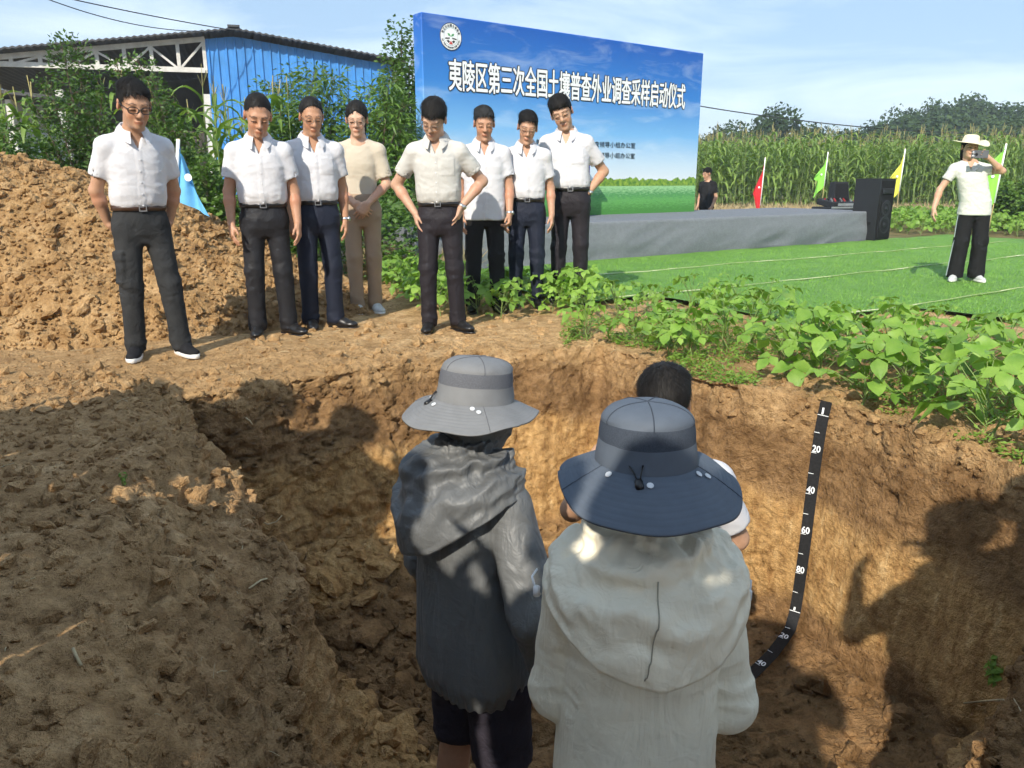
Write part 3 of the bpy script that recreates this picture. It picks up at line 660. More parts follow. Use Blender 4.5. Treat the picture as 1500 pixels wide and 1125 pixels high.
    V.put(headcone((-.023, -.106, -.069), (0, -.109, -.0650), .0022, .0022, T), .005, 'sub'); V.put(headcone((.023, -.106, -.069), (0, -.109, -.0650), .0022, .0022, T), .005, 'sub')
    am = .55 + .45 * fat
    for s in (-1, 1):
        V.put(rcone(shd[s] + [0, 0, -.02], elb[s], .050 * am, .040 * am), .02); mid = elb[s] * .7 + wri[s] * .3; V.put(rcone(elb[s], mid, .039 * am, .0405 * am), .02); V.put(rcone(mid, wri[s], .0405 * am, .0265), .02)
        hd = A[s].get('hd'); hd = wri[s] - elb[s] if hd is None else hd
        if A[s].get('hand', True):
            for p, k in hand_prims(wri[s], hd, A[s].get('n', (-s, 0, 0)), A[s].get('th', (0, -1, .0)), A[s].get('curl', .35), 1.0, A[s].get('spread', .28)): V.put(p, k)
    BV, BF = V.nets(); BV = relax(BV, BF, 1, .35)
    ins = (BV[:, 2] > 1.0) & (BV[:, 2] < 1.30) & (np.abs(BV[:, 0] - sp(1.2)[0]) < .11 * fat) & (np.abs(BV[:, 1] - sp(1.2)[1]) < .125 * fat) if top else np.zeros(len(BV), bool); BF = BF[~ins[BF].all(1)]      # skin nobody can see under the shirt
    q = ((BV - hc) @ Rh) / hs; col = np.tile(np.array(skin), (len(BV), 1)); inh = (np.abs(q) < [.11, .14, .14]).all(1); face = inh & (q[:, 1] < -.04)
    def mixc(mask, c, a):
        w = (mask * a)[:, None]; col[:] = col * (1 - w) + np.array(c) * w
    sk = np.array(skin)
    mixc(face * np.exp(-((np.abs(q[:, 0]) - .038) / .02) ** 2 - ((q[:, 2] + .035) / .022) ** 2), sk * [1.08, .80, .74], .5)
    mixc(face * np.exp(-((q[:, 2] + .085) / .022) ** 2), sk * [.80, .84, .88], .35 if hair != 'woman' else 0)
    mixc(face * (np.abs(q[:, 0]) < .023) * np.exp(-((q[:, 2] + .0655 + 7 * q[:, 0] ** 2) / (.010 - .12 * np.abs(q[:, 0]))) ** 2) * (q[:, 1] < -.085), sk * [.80, .50, .45], .85)
    bz = .026 + .006 * sstep(.012, .035, np.abs(q[:, 0])) - .012 * sstep(.036, .055, np.abs(q[:, 0]))
    mixc(face * (np.abs(q[:, 0]) > .012) * (np.abs(q[:, 0]) < .056) * np.exp(-((q[:, 2] - bz - ez) / (.0045 * bw)) ** 4), (.02, .016, .013), .82 if hair != 'woman' else .55)
    mixc(face * (np.abs(np.abs(q[:, 0]) - .031) < .018) * np.exp(-((q[:, 2] + .001 + 18 * (np.abs(q[:, 0]) - .031) ** 2) / .0042) ** 4) * (q[:, 1] < -.07), (.022, .015, .012), .92)
    ear = inh & (np.abs(q[:, 0]) > .074) & (np.abs(q[:, 1]) < .04); mixc(ear, sk * [1.05, .8, .74], .5)
    tips = np.zeros(len(BV))
    for s in (-1, 1): tips = np.maximum(tips, sstep(.10, .19, np.linalg.norm(BV - wri[s], axis=1)) * (np.linalg.norm(BV - wri[s], axis=1) < .22))
    tips[BV[:, 2] > 1.36] = 0; mixc(tips, sk * [1.08, .84, .8], .5)
    M4 = S * rotz(yaw)
    me = mesh_np('person', BV * S, BF, M_SKIN, True, col=col)
    body = link('person', me, None, pos, (0, 0, yaw)); tag(body, label, 'person', group)
    def child(name, V_, F_, mat, parent=body, smooth=True, **kw): return link(name, mesh_np(name, V_ * S, F_, mat, smooth, **kw), parent)
    def mbchild(name, mb, mat, parent=body, smooth=True):
        mb.V = [v * S for v in mb.V]; return mb.obj(name, mat, parent, smooth)
    # --- shirt / top
    if top:
        z0 = .955 if tuck else .80
        B_ = fat; wa = {'shirt': 0, 'knit': -.012, 'blouse': .010, 'tee': -.005}.get(top, 0)
        if tuck: zs = [.965, .998, 1.05, 1.13, 1.24, 1.32, 1.38, 1.425]; aa = np.array([.150, .168, .173, .172, .178, .165, .112, .060]); bb = np.array([.108, .128, .135, .130, .126, .110, .086, .06])
        else: zs = [.80, .86, .96, 1.10, 1.24, 1.32, 1.38, 1.425]; aa = np.array([.190, .186, .180, .174, .178, .165, .112, .060]); bb = np.array([.132, .132, .132, .128, .126, .110, .086, .06])
        if top == 'knit': zs = [.90, .93, 1.03, 1.12, 1.24, 1.33, 1.385, 1.41]; aa = np.array([.158, .168, .160, .158, .165, .158, .118, .07]); bb = np.array([.11, .118, .112, .112, .128, .105, .082, .06])
        cxs = [sp(z)[0] for z in zs]; cys = [sp(z)[1] - .012 * (fat - .85) * np.exp(-((z - 1.05) / .12) ** 2) * 3 + .006 for z in zs]
        sl = {s: (A[s].get('sleeve', .66 if top != 'knit' else .8)) for s in (-1, 1)}
        lo = np.array([min(cxs) - .35, -.32, zs[0] - .05]); hi = np.array([max(cxs) + .35, .32, 1.50])
        for s in (-1, 1): lo = np.minimum(lo, np.minimum(elb[s], wri[s]) - .1); hi = np.maximum(hi, np.maximum(elb[s], shd[s]) + .12)
        lo[2] = max(lo[2], zs[0] - .1); hi[2] = max(1.50, max(elb[s][2] for s in (-1, 1)) + .1)
        V = Vol(lo, hi, vol * 1.2); V.put(loft(zs, cxs, cys, (aa + wa) * (.35 + .65 * B_), (bb + wa) * (.1 + .9 * B_)))
        for s in (-1, 1):
            nb = np.array([*(sp(1.42) + [s * .03, .018]), 1.415]); V.put(rcone(nb, shd[s] + [0, 0, .0], .043, .056), .03)
            end = shd[s] + (elb[s] - shd[s]) * sl[s]; ax = unit(elb[s] - shd[s]); over = end + ax * .06
            tmp = Vol(lo, hi, vol * 1.2); tmp.put(rcone(shd[s], over, .058 * am, .067 * am)); tmp.put(half(end, -ax, (over - .12, over + .12)), 0, 'int')
            tmp.put(rcone(end - ax * .03, over, .054 * am, .056 * am), 0, 'sub')
            k = .035; hh = np.maximum(k - np.abs(V.F - tmp.F), 0) / k; V.F = np.minimum(V.F, tmp.F) - hh * hh * k * .25
        if top in ('shirt', 'blouse'):
            vx = np.array([sp(1.4)[0], 0]); 
            def vee(X, Y, Z): return np.maximum(np.abs(X - sp(1.4)[0]) - (Z - 1.315) * .36, np.maximum(Y - (sp(1.38)[1] - .03), -(Z - 1.30)))
            V.put((vee, np.array([-.1 + lx, -.35, 1.30]), np.array([.1 + lx, .02, 1.5])), 0, 'sub')
        V.put(rcone(npos, piv, .066, .064), .004, 'sub')
        SV, SF = V.nets(); SV = relax(SV, SF, 2, .5); SN = vnormals(SV, SF)
        am_ = .0048 if top == 'shirt' else .0042
        arms_m = np.zeros(len(SV))
        for s in (-1, 1): arms_m = np.maximum(arms_m, sstep(.0, .05, (SV - shd[s]) @ unit(elb[s] - shd[s])) * (np.abs(SV[:, 0] - cxs[3]) > .14))
        SV = fold_disp(SV, SN, am_ * 1.5, (4, 5, 8), .6, seed * 3.1); SN = vnormals(SV, SF); SV = fold_disp(SV, SN, am_ * 1.1, (9, 11, 19), 1.0, seed * 1.7 + 40)
        wz = np.exp(-((SV[:, 2] - (zs[0] + .06)) / .05) ** 2) if tuck else 0
        SV = SV + SN * (.008 * noise(np.stack([SV[:, 0] * 26, SV[:, 1] * 26, SV[:, 2] * 7 + seed], -1)) * wz)[:, None]
        if top == 'shirt':
            fr = (SN[:, 1] < -.3) & (SV[:, 2] < 1.36); cxl = sp(1.2)[0] * (SV[:, 2] - .95) / .3; xx = SV[:, 0] - np.array([sp(z)[0] for z in SV[:, 2]])
            SV[fr] += SN[fr] * (.0032 * (np.abs(xx[fr]) < .017))[:, None]
            if pocket:
                pm = fr & (np.abs(xx - pocket * .082) < .052) & (np.abs(SV[:, 2] - 1.235) < .062); SV[pm] += SN[pm] * .0035
        shirt = child({'shirt': 'shirt', 'knit': 'knit_top', 'blouse': 'blouse', 'tee': 't_shirt'}.get(top, 'shirt'), SV, SF, topmat)
        if top == 'shirt':
            th = np.linspace(-2.72, 2.72, 33); fr = (1 - np.cos(th)) / 2; cx0, cy0 = sp(1.43); rows = []
            for (rr, dz, ext) in ((.072, -.03, 0), (.0675, .034, 0), (.074, .040, 0), (.096, .016, .016), (.112, -.014, .036)):
                pt = sstep(1.9, 2.72, np.abs(th)); r1 = rr + ext * .3 * pt
                rows.append(np.stack([cx0 + r1 * np.sin(th) * (1 - .10 * fr), cy0 + .022 + (r1 + .006) * np.cos(th) - ext * .7 * pt, 1.458 + dz - .056 * fr ** 1.3 - ext * 1.0 * pt], -1))
            mb = MB().grid(np.stack(rows)); mbchild('collar', mb, topmat, shirt)
            if tuck or True:
                bm = MB().lathe([(0.0001, .0025), (.0052, .002), (.0052, 0)], 8, (0, 0, 0), rotx(math.pi / 2)).mesh('button', M_BTN); bz = np.arange(.99 if tuck else .86, 1.33, .068)
                for z in bz:
                    ii = np.where((np.abs(SV[:, 2] - z) < .012) & (SN[:, 1] < -.4) & (np.abs(SV[:, 0] - sp(z)[0]) < .012))[0]
                    if len(ii): link('button', bm, shirt, (SV[ii].mean(0) + [0, -.0015, 0]) * S)
    # --- trousers
    zh = [.74, .80, .87, .95, 1.005]; ah = np.array([.10, .160, .170, .160, .152]) * (.35 + .65 * fat); bh = np.array([.085, .112, .124, .114, .108]) * (.25 + .75 * fat)
    hi_, ki_, ai_ = {'slim': (.089, .066, .056), 'wide': (.092, .084, .092), 'straight': (.088, .068, .061), 'shorts': (.10, .09, .05)}[legs]; hi_ *= legr; ki_ *= legr; ai_ *= legr
    allp = np.array([ank[-1], ank[1], knee[-1], knee[1]]); V = Vol([min(-.30, allp[:, 0].min() - .12), min(-.22, allp[:, 1].min() - .12), .0], [max(.30, allp[:, 0].max() + .12), max(.22, allp[:, 1].max() + .12), 1.04], vol * 1.75)
    V.put(loft(zh, 0, .004, ah, bh, 2.3))
    for s in (-1, 1): V.put(rcone(hip[s] - [0, 0, .03], knee[s], hi_, ki_), .022); V.put(rcone(knee[s], ank[s] + [0, .005, -.05], ki_, ai_), .018)
    zc = {'shorts': .50}.get(legs, .040)
    V.put(half((0, 0, zc), (0, 0, 1), ([-.6, -.6, 0], [.6, .6, 1.1])), 0, 'int')
    TV, TF = V.nets(); TV = relax(TV, TF, 2, .5); TN = vnormals(TV, TF)
    kz = np.exp(-((TV[:, 2] - .46) / .12) ** 2) + 1.3 * np.exp(-((TV[:, 2] - .10) / .07) ** 2) + .8 * np.exp(-((TV[:, 2] - .82) / .09) ** 2)
    TV = fold_disp(TV, TN, .004 + .011 * kz[:, None].ravel(), (7, 7, 15), .7, seed * 5.7 + 2) if False else TV + (fold_disp(TV, TN, 1.0, (6, 6, 11), .8, seed * 5.7 + 2) - TV) * (.003 + .015 * kz)[:, None]
    cr = np.zeros(len(TV))
    for s in (-1, 1):
        cx = np.interp(TV[:, 2], [.05, .47, .9], [ank[s][0], knee[s][0], hip[s][0]]); cr += np.exp(-((TV[:, 0] - cx) / .008) ** 2) * (TN[:, 1] < -.3)
    TV = TV + TN * (.005 * cr * sstep(.95, .7, TV[:, 2]))[:, None] if legs == 'slim' else TV
    if cargo:
        pm = (TN[:, 0] < -.25) & (TV[:, 0] < -.10) & (TV[:, 2] > .50) & (TV[:, 2] < .70) & (TV[:, 1] > -.075) & (TV[:, 1] < .075); TV[pm] += TN[pm] * .012; fm = pm & (TV[:, 2] > .645); TV[fm] += TN[fm] * .008
    tr = child('trousers' if legs != 'shorts' else 'shorts', TV, TF, botmat)
    if belt:
        t = np.linspace(0, 2 * np.pi, 64, endpoint=False); n = 2.3; ab, bb_ = ah[3] + .006, bh[3] + .008
        ex = lambda c: np.sign(c) * np.abs(c) ** (2 / n); mb = MB(); rows = []
        for (dr, z) in ((-.004, .955), (.003, .956), (.003, .990), (-.004, .992)): rows.append(np.stack([(ab + dr) * ex(np.cos(t)), .004 + (bb_ + dr) * ex(np.sin(t)), np.full(64, z)], -1))
        Gd = np.stack(rows); Gd = np.concatenate([Gd, Gd[:, :1]], 1); mb.grid(Gd); bl = mbchild('belt', mb, belt)
        if buckle:
            mb = MB(); yb = .004 - bb_ - .008; 
            for (x0, z0_, w_, h_) in ((0, .991, .046, .006), (0, .955, .046, .006), (-.02, .973, .006, .036), (.02, .973, .006, .036)): mb.box((x0, yb, z0_), (w_, .006, h_))
            mbchild('buckle', mb, M_STEEL, bl, False)
    # --- shoes
    if shoes:
        for s in (-1, 1):
            R = rotz(FT[s]['t']); a = np.array([ank[s][0], ank[s][1] + .0, 0])
            q = lambda x, y, z: a + R @ np.array([x, y, z]); V = Vol(a + [-.24, -.26, -.01], a + [.24, .2, .14], .009)
            V.put(rcone(q(0, .04, .038), q(0, -.05, .042), .036, .040)); V.put(ell(q(0, -.115, .034), (.046, .075, .030), R), .03); V.put(rcone(q(0, .03, .06), q(0, .022, .10), .038, .040), .03); V.put(rcone(q(0, -.02, .06), q(0, -.08, .048), .036, .034), .02)
            V.put(half((0, 0, .014 if shoes != 'dress' else .004), (0, 0, 1), (a - .3, a + .3)), 0, 'int')
            XV, XF = V.nets(); XV = relax(XV, XF, 1, .4)
            mat = {'dress': M_LEA, 'knit': M_KNITSHOE, 'sneaker': M_SNEAK}[shoes]; sh = child('shoe', XV, XF, mat)
            mb = MB(); t = np.linspace(0, 2 * np.pi, 40, endpoint=False); w_ = .042 + .008 * np.cos(t - 0) * 0
            yy = -.055 + .142 * np.sin(t); ww = np.interp(yy, [-.197, -.14, -.06, .02, .087], [.030, .049, .043, .038, .034]); xx = np.cos(t) ** 1 * ww * np.where(np.abs(np.cos(t)) > .0, 1, 1) / np.maximum(np.abs(np.cos(t)) ** .55, .15)
            h = .010 if shoes == 'dress' else .026; rows = []
            for (k, z) in ((.9, .0), (1.0, .004), (1.0, h), (.85, h + .004)): rows.append(np.stack([xx * k, -.055 + (yy + .055) * (1 if k > .95 else .97), np.full(40, z)], -1) @ R.T + a)
            Gd = np.stack(rows); Gd = np.concatenate([Gd, Gd[:, :1]], 1); mb.grid(Gd); mb.add(rows[0], np.array([[i, i + 1, 38 - i, 39 - i] for i in range(19)])[:, ::-1]); mbchild('sole', mb, M_LEA if shoes == 'dress' else M_SOLE, sh)
    # --- hair
    if hair:
        V = Vol([-.13, -.15, -.30], [.13, .16, .17], .0064); add = {'short': .006, 'crop': .004, 'bangs': .009, 'bald': .006, 'woman': .012}[hair]
        V.put(ell((0, .021, .041), (.0775 + add * .72, .094 + add * .7, .092 + add * .85)));
        if hair in ('short', 'bangs'): V.put(ell((.012, -.034, .078), (.056, .056, .032)), .03); V.put(ell((-.02, .02, .094), (.055, .06, .026)), .03)
        hl = {'short': [.094, .080, .030, -.004, -.050, -.070], 'crop': [.102, .090, .040, .006, -.040, -.055], 'bangs': [.068, .056, .026, -.010, -.054, -.073], 'bald': [.135, .120, .045, -.008, -.05, -.07], 'woman': [.072, .058, .012, -.052, -.12, -.16]}[hair]
        def cut(X, Y, Z):
            zz = np.interp(Y.ravel(), [-.11, -.07, -.035, .022, .055, .095], hl).reshape(Y.shape); side = np.exp(-((Y + .012) / .012) ** 2) * .030 * (np.abs(X) > .06)
            zz = zz - side + (.018 * np.exp(-(X / .02) ** 2) if hair == 'woman' else .0) * (Y < -.05); return zz - Z + .012 * noise(np.stack(np.broadcast_arrays(X * 38, Y * 38, Z * 0 + seed), -1))
        V.put((cut, V.lo, np.array([.13, .16, .17])), .006, 'int')
        if hair == 'woman': V.put(ell((0, .085, -.05), (.062, .035, .10)), .03); V.put(rcone((0, .09, -.10), (.0, .075, -.24), .045, .028), .03)
        XV, XF = V.nets(); XV = relax(XV, XF, 1, .4); XN = vnormals(XV, XF); crown = np.array([.01, .04, .13])
        ddir = XV - crown; ddir[:, 1] -= .02; tan = ddir - XN * (ddir * XN).sum(1)[:, None]; tan /= np.linalg.norm(tan, axis=1)[:, None] + 1e-9
        az = np.arctan2(ddir[:, 0], ddir[:, 1]); el_ = np.linalg.norm(ddir, axis=1)
        XV = XV + XN * ((.007 if hair in ('short', 'bangs') else .003) * noise(np.stack([az * 7 * 1.0, el_ * 22, az * 0 + seed], -1)))[:, None]
        rr = np.random.default_rng(seed); ns = 5200; ii = rr.integers(0, len(XV), ns); keep = XN[ii][:, 2] > -.5; ii = ii[keep]; ns = len(ii)
        L = rr.uniform(.014, .040, ns) * (1.2 if hair in ('short', 'bangs') else .8); lift = rr.uniform(.0, .007, ns) * (1 if hair in ('short', 'bangs') else .45)
        if hair == 'bald': lift *= .3
        jit = rr.normal(0, .25, (ns, 3)); dr = tan[ii] + jit; dr -= XN[ii] * (dr * XN[ii]).sum(1)[:, None]; dr /= np.linalg.norm(dr, axis=1)[:, None] + 1e-9
        wd = np.cross(dr, XN[ii]) * rr.uniform(.0007, .0021, ns)[:, None]; b0 = XV[ii] - XN[ii] * .001; tip = b0 + dr * L[:, None] + XN[ii] * lift[:, None]
        SVt = np.stack([b0 - wd, b0 + wd, tip], 1).reshape(-1, 3); AV = np.concatenate([XV, SVt]); F3 = np.arange(ns * 3).reshape(-1, 3) + len(XV)
        AV = hc + (AV * hs) @ Rh.T
        link('hair', mesh_np('hair', AV * S, [XF, F3], hairmat or M_HAIR, True), body)
    # --- glasses
    if glasses:
        mb = MB(); r_ = .0026 if glasses == 'dark' else .0016
        t = np.linspace(0, 2 * np.pi, 20); y0 = -.112
        for s in (-1, 1): mb.tube(np.stack([s * .033 + .0255 * np.sign(np.cos(t)) * np.abs(np.cos(t)) ** .75, y0 + .006 * np.abs(np.cos(t) * 1.0 + s * 1.0) * .5, .002 + .0175 * np.sign(np.sin(t)) * np.abs(np.sin(t)) ** .75], 1), r_, 6)
        mb.tube([(-.009, y0, .006), (0, y0 - .003, .009), (.009, y0, .006)], r_, 6)
        for s in (-1, 1): mb.tube([(s * .058, y0 + .005, .008), (s * .070, -.075, .010), (s * .081, .0, .010), (s * .084, .018, .002)], r_, 6)
        mb.V = [(hc + (v * hs) @ Rh.T) for v in mb.V]; gl = mbchild('glasses', mb, M_BSTEEL if glasses == 'dark' else M_GOLD)
    if watch:
        s = watch; d = unit(wri[s] - elb[s]); c = wri[s] - d * .012; mb = MB(); Rw = np.array(Vector(d).to_track_quat('Z', 'Y').to_matrix())
        mb.lathe([(.029, -.011), (.0325, -.010), (.0325, .010), (.029, .011)], 20, c, Rw); wt = mbchild('watch', mb, M_STEEL)
        nn = unit(np.array([s * 1.0, -.6, 0]) - d * (np.array([s * 1.0, -.6, 0]) @ d)); mb = MB().lathe([(.0001, .008), (.015, .008), (.018, .004), (.018, 0)], 16, c + nn * .031, np.array(Vector(nn).to_track_quat('Z', 'Y').to_matrix())); mbchild('dial', mb, M_STEEL, wt)
    body['_frame'] = 0
    del body['_frame']
    return body, dict(S=S, hc=hc, Rh=Rh, hs=hs, wri=wri, elb=elb, shd=shd, M=rotz(yaw), pos=np.array(pos))
def to_world(info, p): return info['pos'] + info['M'] @ (np.array(p) * info['S'])
# ------------------------------------------------------------------ the eight people standing along the back edge of the pit
ROW = 'people standing along the back edge of the pit'
def stand(u, v, vt):                     # ground point below pixel (u,v) and the height that brings the head top to row vt
    p = at_z(u, v, 0.0); z = at_y(u, vt, p[1] - .05)[2]; p[2] = gz(p[0], p[1]) - .004; return p, z - p[2]
down = lambda s, **k: {**dict(e=(s * .045, .03, -.278), w=(s * .04, -.055, -.515), n=(-s, 0.3, 0), th=(0, -1, 0)), **k}
akim = lambda s, **k: {**dict(e=(s * .205, .10, -.20), w=(s * .045, -.02, -.40), hd=(-s * .15, -.35, -.7), n=(-s, .2, 0), th=(0, .6, .2), curl=.25), **k}
p, h = stand(230, 522, 113)
p1, i1 = make_person('man in dark-framed glasses, charcoal cargo trousers and black shoes with white soles', p, .62, h / 1.03, hs=1.12, head=(.05, .38, 0), fat=.94, lean=(.012, -.06), nk=(0, -.045), cargo=True,
    arms={-1: dict(e=(-.075, .09, -.265), w=(-.02, .15, -.47), hd=(.3, .25, -.5), n=(1, 0, 0), th=(0, -.3, -1)), 1: dict(e=(.06, .09, -.27), w=(.02, .14, -.47), hd=(-.2, .2, -.5))},
    feet={-1: dict(p=(-.12, -.01), t=-.35), 1: dict(p=(.15, -.10), t=.25)}, topmat=M_SHIRT, botmat=M_CHAR, hair='short', glasses='dark', belt=M_BRL, shoes='knit', legs='straight', group=ROW, seed=1, skin=(.47, .27, .17))
p, h = stand(401, 492, 150)
p2, i2 = make_person('stocky man with cropped hair looking down, black trousers, arms hanging', p, .30, h / 0.985, hs=1.12, head=(.12, .46, .05), fat=1.0, lean=(0, -.04),
    arms={-1: down(-1, e=(-.06, .02, -.277), w=(-.06, -.06, -.51)), 1: down(1, e=(.055, .03, -.277), w=(.065, -.05, -.515))}, feet={-1: dict(p=(-.11, .0), t=-.1), 1: dict(p=(.12, -.01), t=.7)},
    topmat=M_SHIRT, botmat=M_BLACKP, hair='crop', belt=M_LEA, legs='straight', group=ROW, seed=2, skin=(.46, .25, .155))
p, h = stand(474, 480, 146)
p3, i3 = make_person('older man with receding hair, glasses and steel watch in white shirt and navy trousers', p, .38, h / 1.0, hs=1.03, head=(.05, .36, 0), fat=.97, lean=(0, -.01),
    arms={-1: down(-1), 1: down(1, e=(.05, .05, -.275), w=(.05, .0, -.515))}, feet={-1: dict(p=(-.09, .0), t=-.0), 1: dict(p=(.10, -.02), t=.9)}, topmat=M_SHIRT, botmat=M_NAVY, hair='bald', glasses='thin', belt=M_LEA, watch=1, pocket=1, legs='straight', group=ROW, seed=3, skin=(.46, .25, .15))
p, h = stand(537, 456, 150)
p4, i4 = make_person('woman in glasses with cream knit top, tan trousers and pale sneakers, hands clasped', p, .14, h / 1.01, hs=1.05, head=(-.05, .26, .0), fat=.82, lean=(0, 0),
    arms={-1: dict(e=(-.055, .0, -.265), w=(.115, -.165, -.42), hd=(.45, -.12, -.35), n=(.2, .9, -.2), th=(.2, .2, 1), curl=.5), 1: dict(e=(.06, .0, -.265), w=(-.10, -.17, -.42), hd=(-.35, -.10, -.45), n=(-.2, .9, -.2), th=(-.2, .2, 1), curl=.5)},
    feet={-1: dict(p=(-.07, -.04), t=.15), 1: dict(p=(.075, .02), t=.35)}, top='knit', tuck=False, topmat=M_KNIT, botmat=M_TAN, hair='woman', glasses='thin', shoes='sneaker', legs='straight', legr=.92, group=ROW, seed=4, skin=(.56, .345, .24))
p, h = stand(648, 482, 163)
p5, i5 = make_person('man in off-white shirt, hands on hips and head bowed, on the pit edge', p, -.02, h / .955, hs=1.06, head=(-.15, .62, .12), fat=.95, lean=(-.01, -.05),
    arms={-1: akim(-1, e=(-.155, .08, -.235), w=(-.008, .0, -.44), hd=(.18, -.12, -1), th=(0, -1, 0)), 1: akim(1, e=(.165, .10, -.21), w=(.005, .0, -.40))},
    feet={-1: dict(p=(-.10, -.03), t=-.05), 1: dict(p=(.12, .02), t=.75)}, topmat=M_SHIRT2, botmat=M_PLUM, hair='bangs', glasses='thin', belt=M_LEA, pocket=1, watch=1, group=ROW, seed=5, skin=(.52, .32, .22))
p, h = stand(711, 454, 159)
p6, i6 = make_person('grey-haired man without glasses in untucked white shirt, wearing a watch, with black trousers', p, .08, h / 1.0, hs=1.04, head=(.05, .32, 0), fat=.95, tuck=False,
    arms={-1: down(-1), 1: down(1, e=(.05, .0, -.275), w=(.045, -.09, -.50), curl=.9)}, feet={-1: dict(p=(-.11, 0), t=-.1), 1: dict(p=(.11, -.02), t=.3)}, topmat=M_SHIRT, botmat=M_TEE, hair='short', hairmat=M_GREY, watch=1, legs='straight', group=ROW, seed=6, skin=(.47, .26, .165))
p, h = stand(771, 450, 170)
p7, i7 = make_person('slim man in glasses and dark slacks, second from the right end of the row', p, .02, h / .985, hs=1.04, head=(.05, .38, .1), fat=.90, lean=(-.01, -.02),
    arms={-1: down(-1), 1: down(1, e=(.06, .05, -.275), w=(.07, -.02, -.51))}, topmat=M_SHIRT, botmat=M_NAVY, hair='short', glasses='thin', belt=M_LEA, group=ROW, seed=7, skin=(.50, .29, .19))
p, h = stand(833, 442, 143)
p8, i8 = make_person('tall man with one hand on hip and tilted head, rightmost of the row', p, -.10, h / 1.0, hs=1.10, head=(-.1, .36, -.30), fat=.98, lean=(-.05, 0),
    arms={-1: down(-1), 1: akim(1, e=(.155, .10, -.23), w=(.02, -.03, -.41), hd=(-.35, -.4, -.5), curl=.2, spread=.4)}, topmat=M_SHIRT, botmat=M_PLUM, hair='bangs', glasses='thin', belt=M_LEA, watch=1, pocket=1, group=ROW, seed=8, skin=(.52, .31, .20))
# ------------------------------------------------------------------ stage, backdrop and event things
M_CARPET = Mat('grey stage carpet', .95, .1); co = M_CARPET.coord('World'); n = M_CARPET.noise(co, 120, 2, .7); nb_ = M_CARPET.noise(co, 14, 4, .65)
c = M_CARPET.ramp(n, [(.3, (.12, .132, .15)), (.7, (.25, .267, .29))]); c = M_CARPET.mix(1.0, c, M_CARPET.ramp(nb_, [(.35, (.94, .94, .94)), (.65, (1.05, 1.05, 1.05))]), 'MULTIPLY'); M_CARPET.color(c); M_CARPET.bump(n, .5, .006); M_CARPET = M_CARPET.m
SA = np.array([-1.14, 8.96]); SB = np.array([6.8, 14.5]); se = unit(SB - SA); sn = np.array([-se[1], se[0]]); SL = np.linalg.norm(SB - SA); ST = .53
stage = empty('stage', (SA[0], SA[1], 0), math.atan2(se[1], se[0])); tag(stage, 'low grey carpeted stage in front of the blue backdrop', 'stage')
na = 220; A = np.linspace(0, SL, na); rows = []
for k, t in enumerate(np.linspace(0, 1, 16)):
    z = ST * (1 - t) - .0; fold = (.09 * noise(np.stack([A * .9 + t * .5, A * 0 + t * 1.1, A * 0], -1)) + .07 * ridged(np.stack([A * 1.3 + t * 1.2, A * 0 + t * 1.6, A * 0 + 3], -1), 1)) * t ** .7
    z2 = z + (.035 * noise(np.stack([A * .7, A * 0 + 8, A * 0], -1)) + .012) * (t > .99)
    rows.append(np.stack([A, -fold - .02 * t - .012 * np.sin(np.pi * t), np.broadcast_to(z2, A.shape)], -1))
rows = [np.stack([A, A * 0 + .02, A * 0 + ST + .006], -1)] + rows
MB().grid(np.stack(rows), True).obj('skirt', M_CARPET, stage, True)
mb = MB(); rows = []
for k, t in enumerate(np.linspace(0, 1, 12)): rows.append(np.stack([np.full(9, SL + .03 * t + .02 * math.sin(5 * t)), np.linspace(0, 2.2, 9), np.full(9, ST * (1 - t))], -1))
MB().grid(np.stack(rows), True).obj('end_skirt', M_CARPET, stage, True)
MB().box((SL / 2, 1.12, ST / 2 + .003), (SL - .02, 2.2, ST)).obj('deck', M_CARPET, stage)

BA = np.array([-1.18, 10.88]); be = unit(np.array([4.48, 3.37])); BL, BH = 5.607, 3.19
mbn = Mat('printed backdrop', .55, .3); co = mbn.coord('Object'); sp_ = mbn.n.new('ShaderNodeSeparateXYZ'); mbn.l.new(co, sp_.inputs[0]); zc_ = sp_.outputs[2]
zn = mbn.math('DIVIDE', zc_, BH); g = mbn.ramp(zn, [(.31, (.70, .74, .76)), (.42, (.52, .66, .78)), (.56, (.19, .44, .76)), (.75, (.04, .21, .60)), (1.0, (.014, .10, .44))])
wis = mbn.noise(mbn.coord('Object', scale=(.55, 1, 2.2), rot=(0, .45, 0)), 1.7, 6, .62, .6); g = mbn.mix(mbn.ramp(wis, [(.5, 0.), (.80, .34)]), g, (.75, .84, .90))
tn = mbn.noise(mbn.coord('Object', scale=(1, 0, 0)), 3.4, 4, .6); trz = mbn.math('ADD', mbn.math('MULTIPLY', tn, .34), .93)
grs = mbn.noise(mbn.coord('Object', scale=(3, 1, 12)), 4, 4); gr = mbn.ramp(mbn.math('ADD', zn, mbn.math('MULTIPLY', mbn.math('SUBTRACT', grs, .5), .12)), [(.19, (.07, .24, .05)), (.235, (.13, .38, .10)), (.265, (.08, .28, .09)), (.30, (.30, .55, .26))])
trc = mbn.ramp(mbn.noise(co, 16, 3), [(.35, (.05, .17, .03)), (.65, (.28, .42, .05))])
ist = mbn.math('LESS_THAN', zc_, trz); isg = mbn.math('LESS_THAN', zc_, .985); c = mbn.mix(ist, g, trc); c = mbn.mix(isg, c, gr); mbn.color(c); mbn.bump(mbn.noise(mbn.coord('Object', scale=(.6, 1, .5)), 1.6, 2), .25, .05); M_PRINT = mbn.m
ban = empty('backdrop_board', (BA[0], BA[1], 0), math.atan2(be[1], be[0])); tag(ban, 'large blue printed backdrop board with white Chinese title above the stage', 'backdrop')
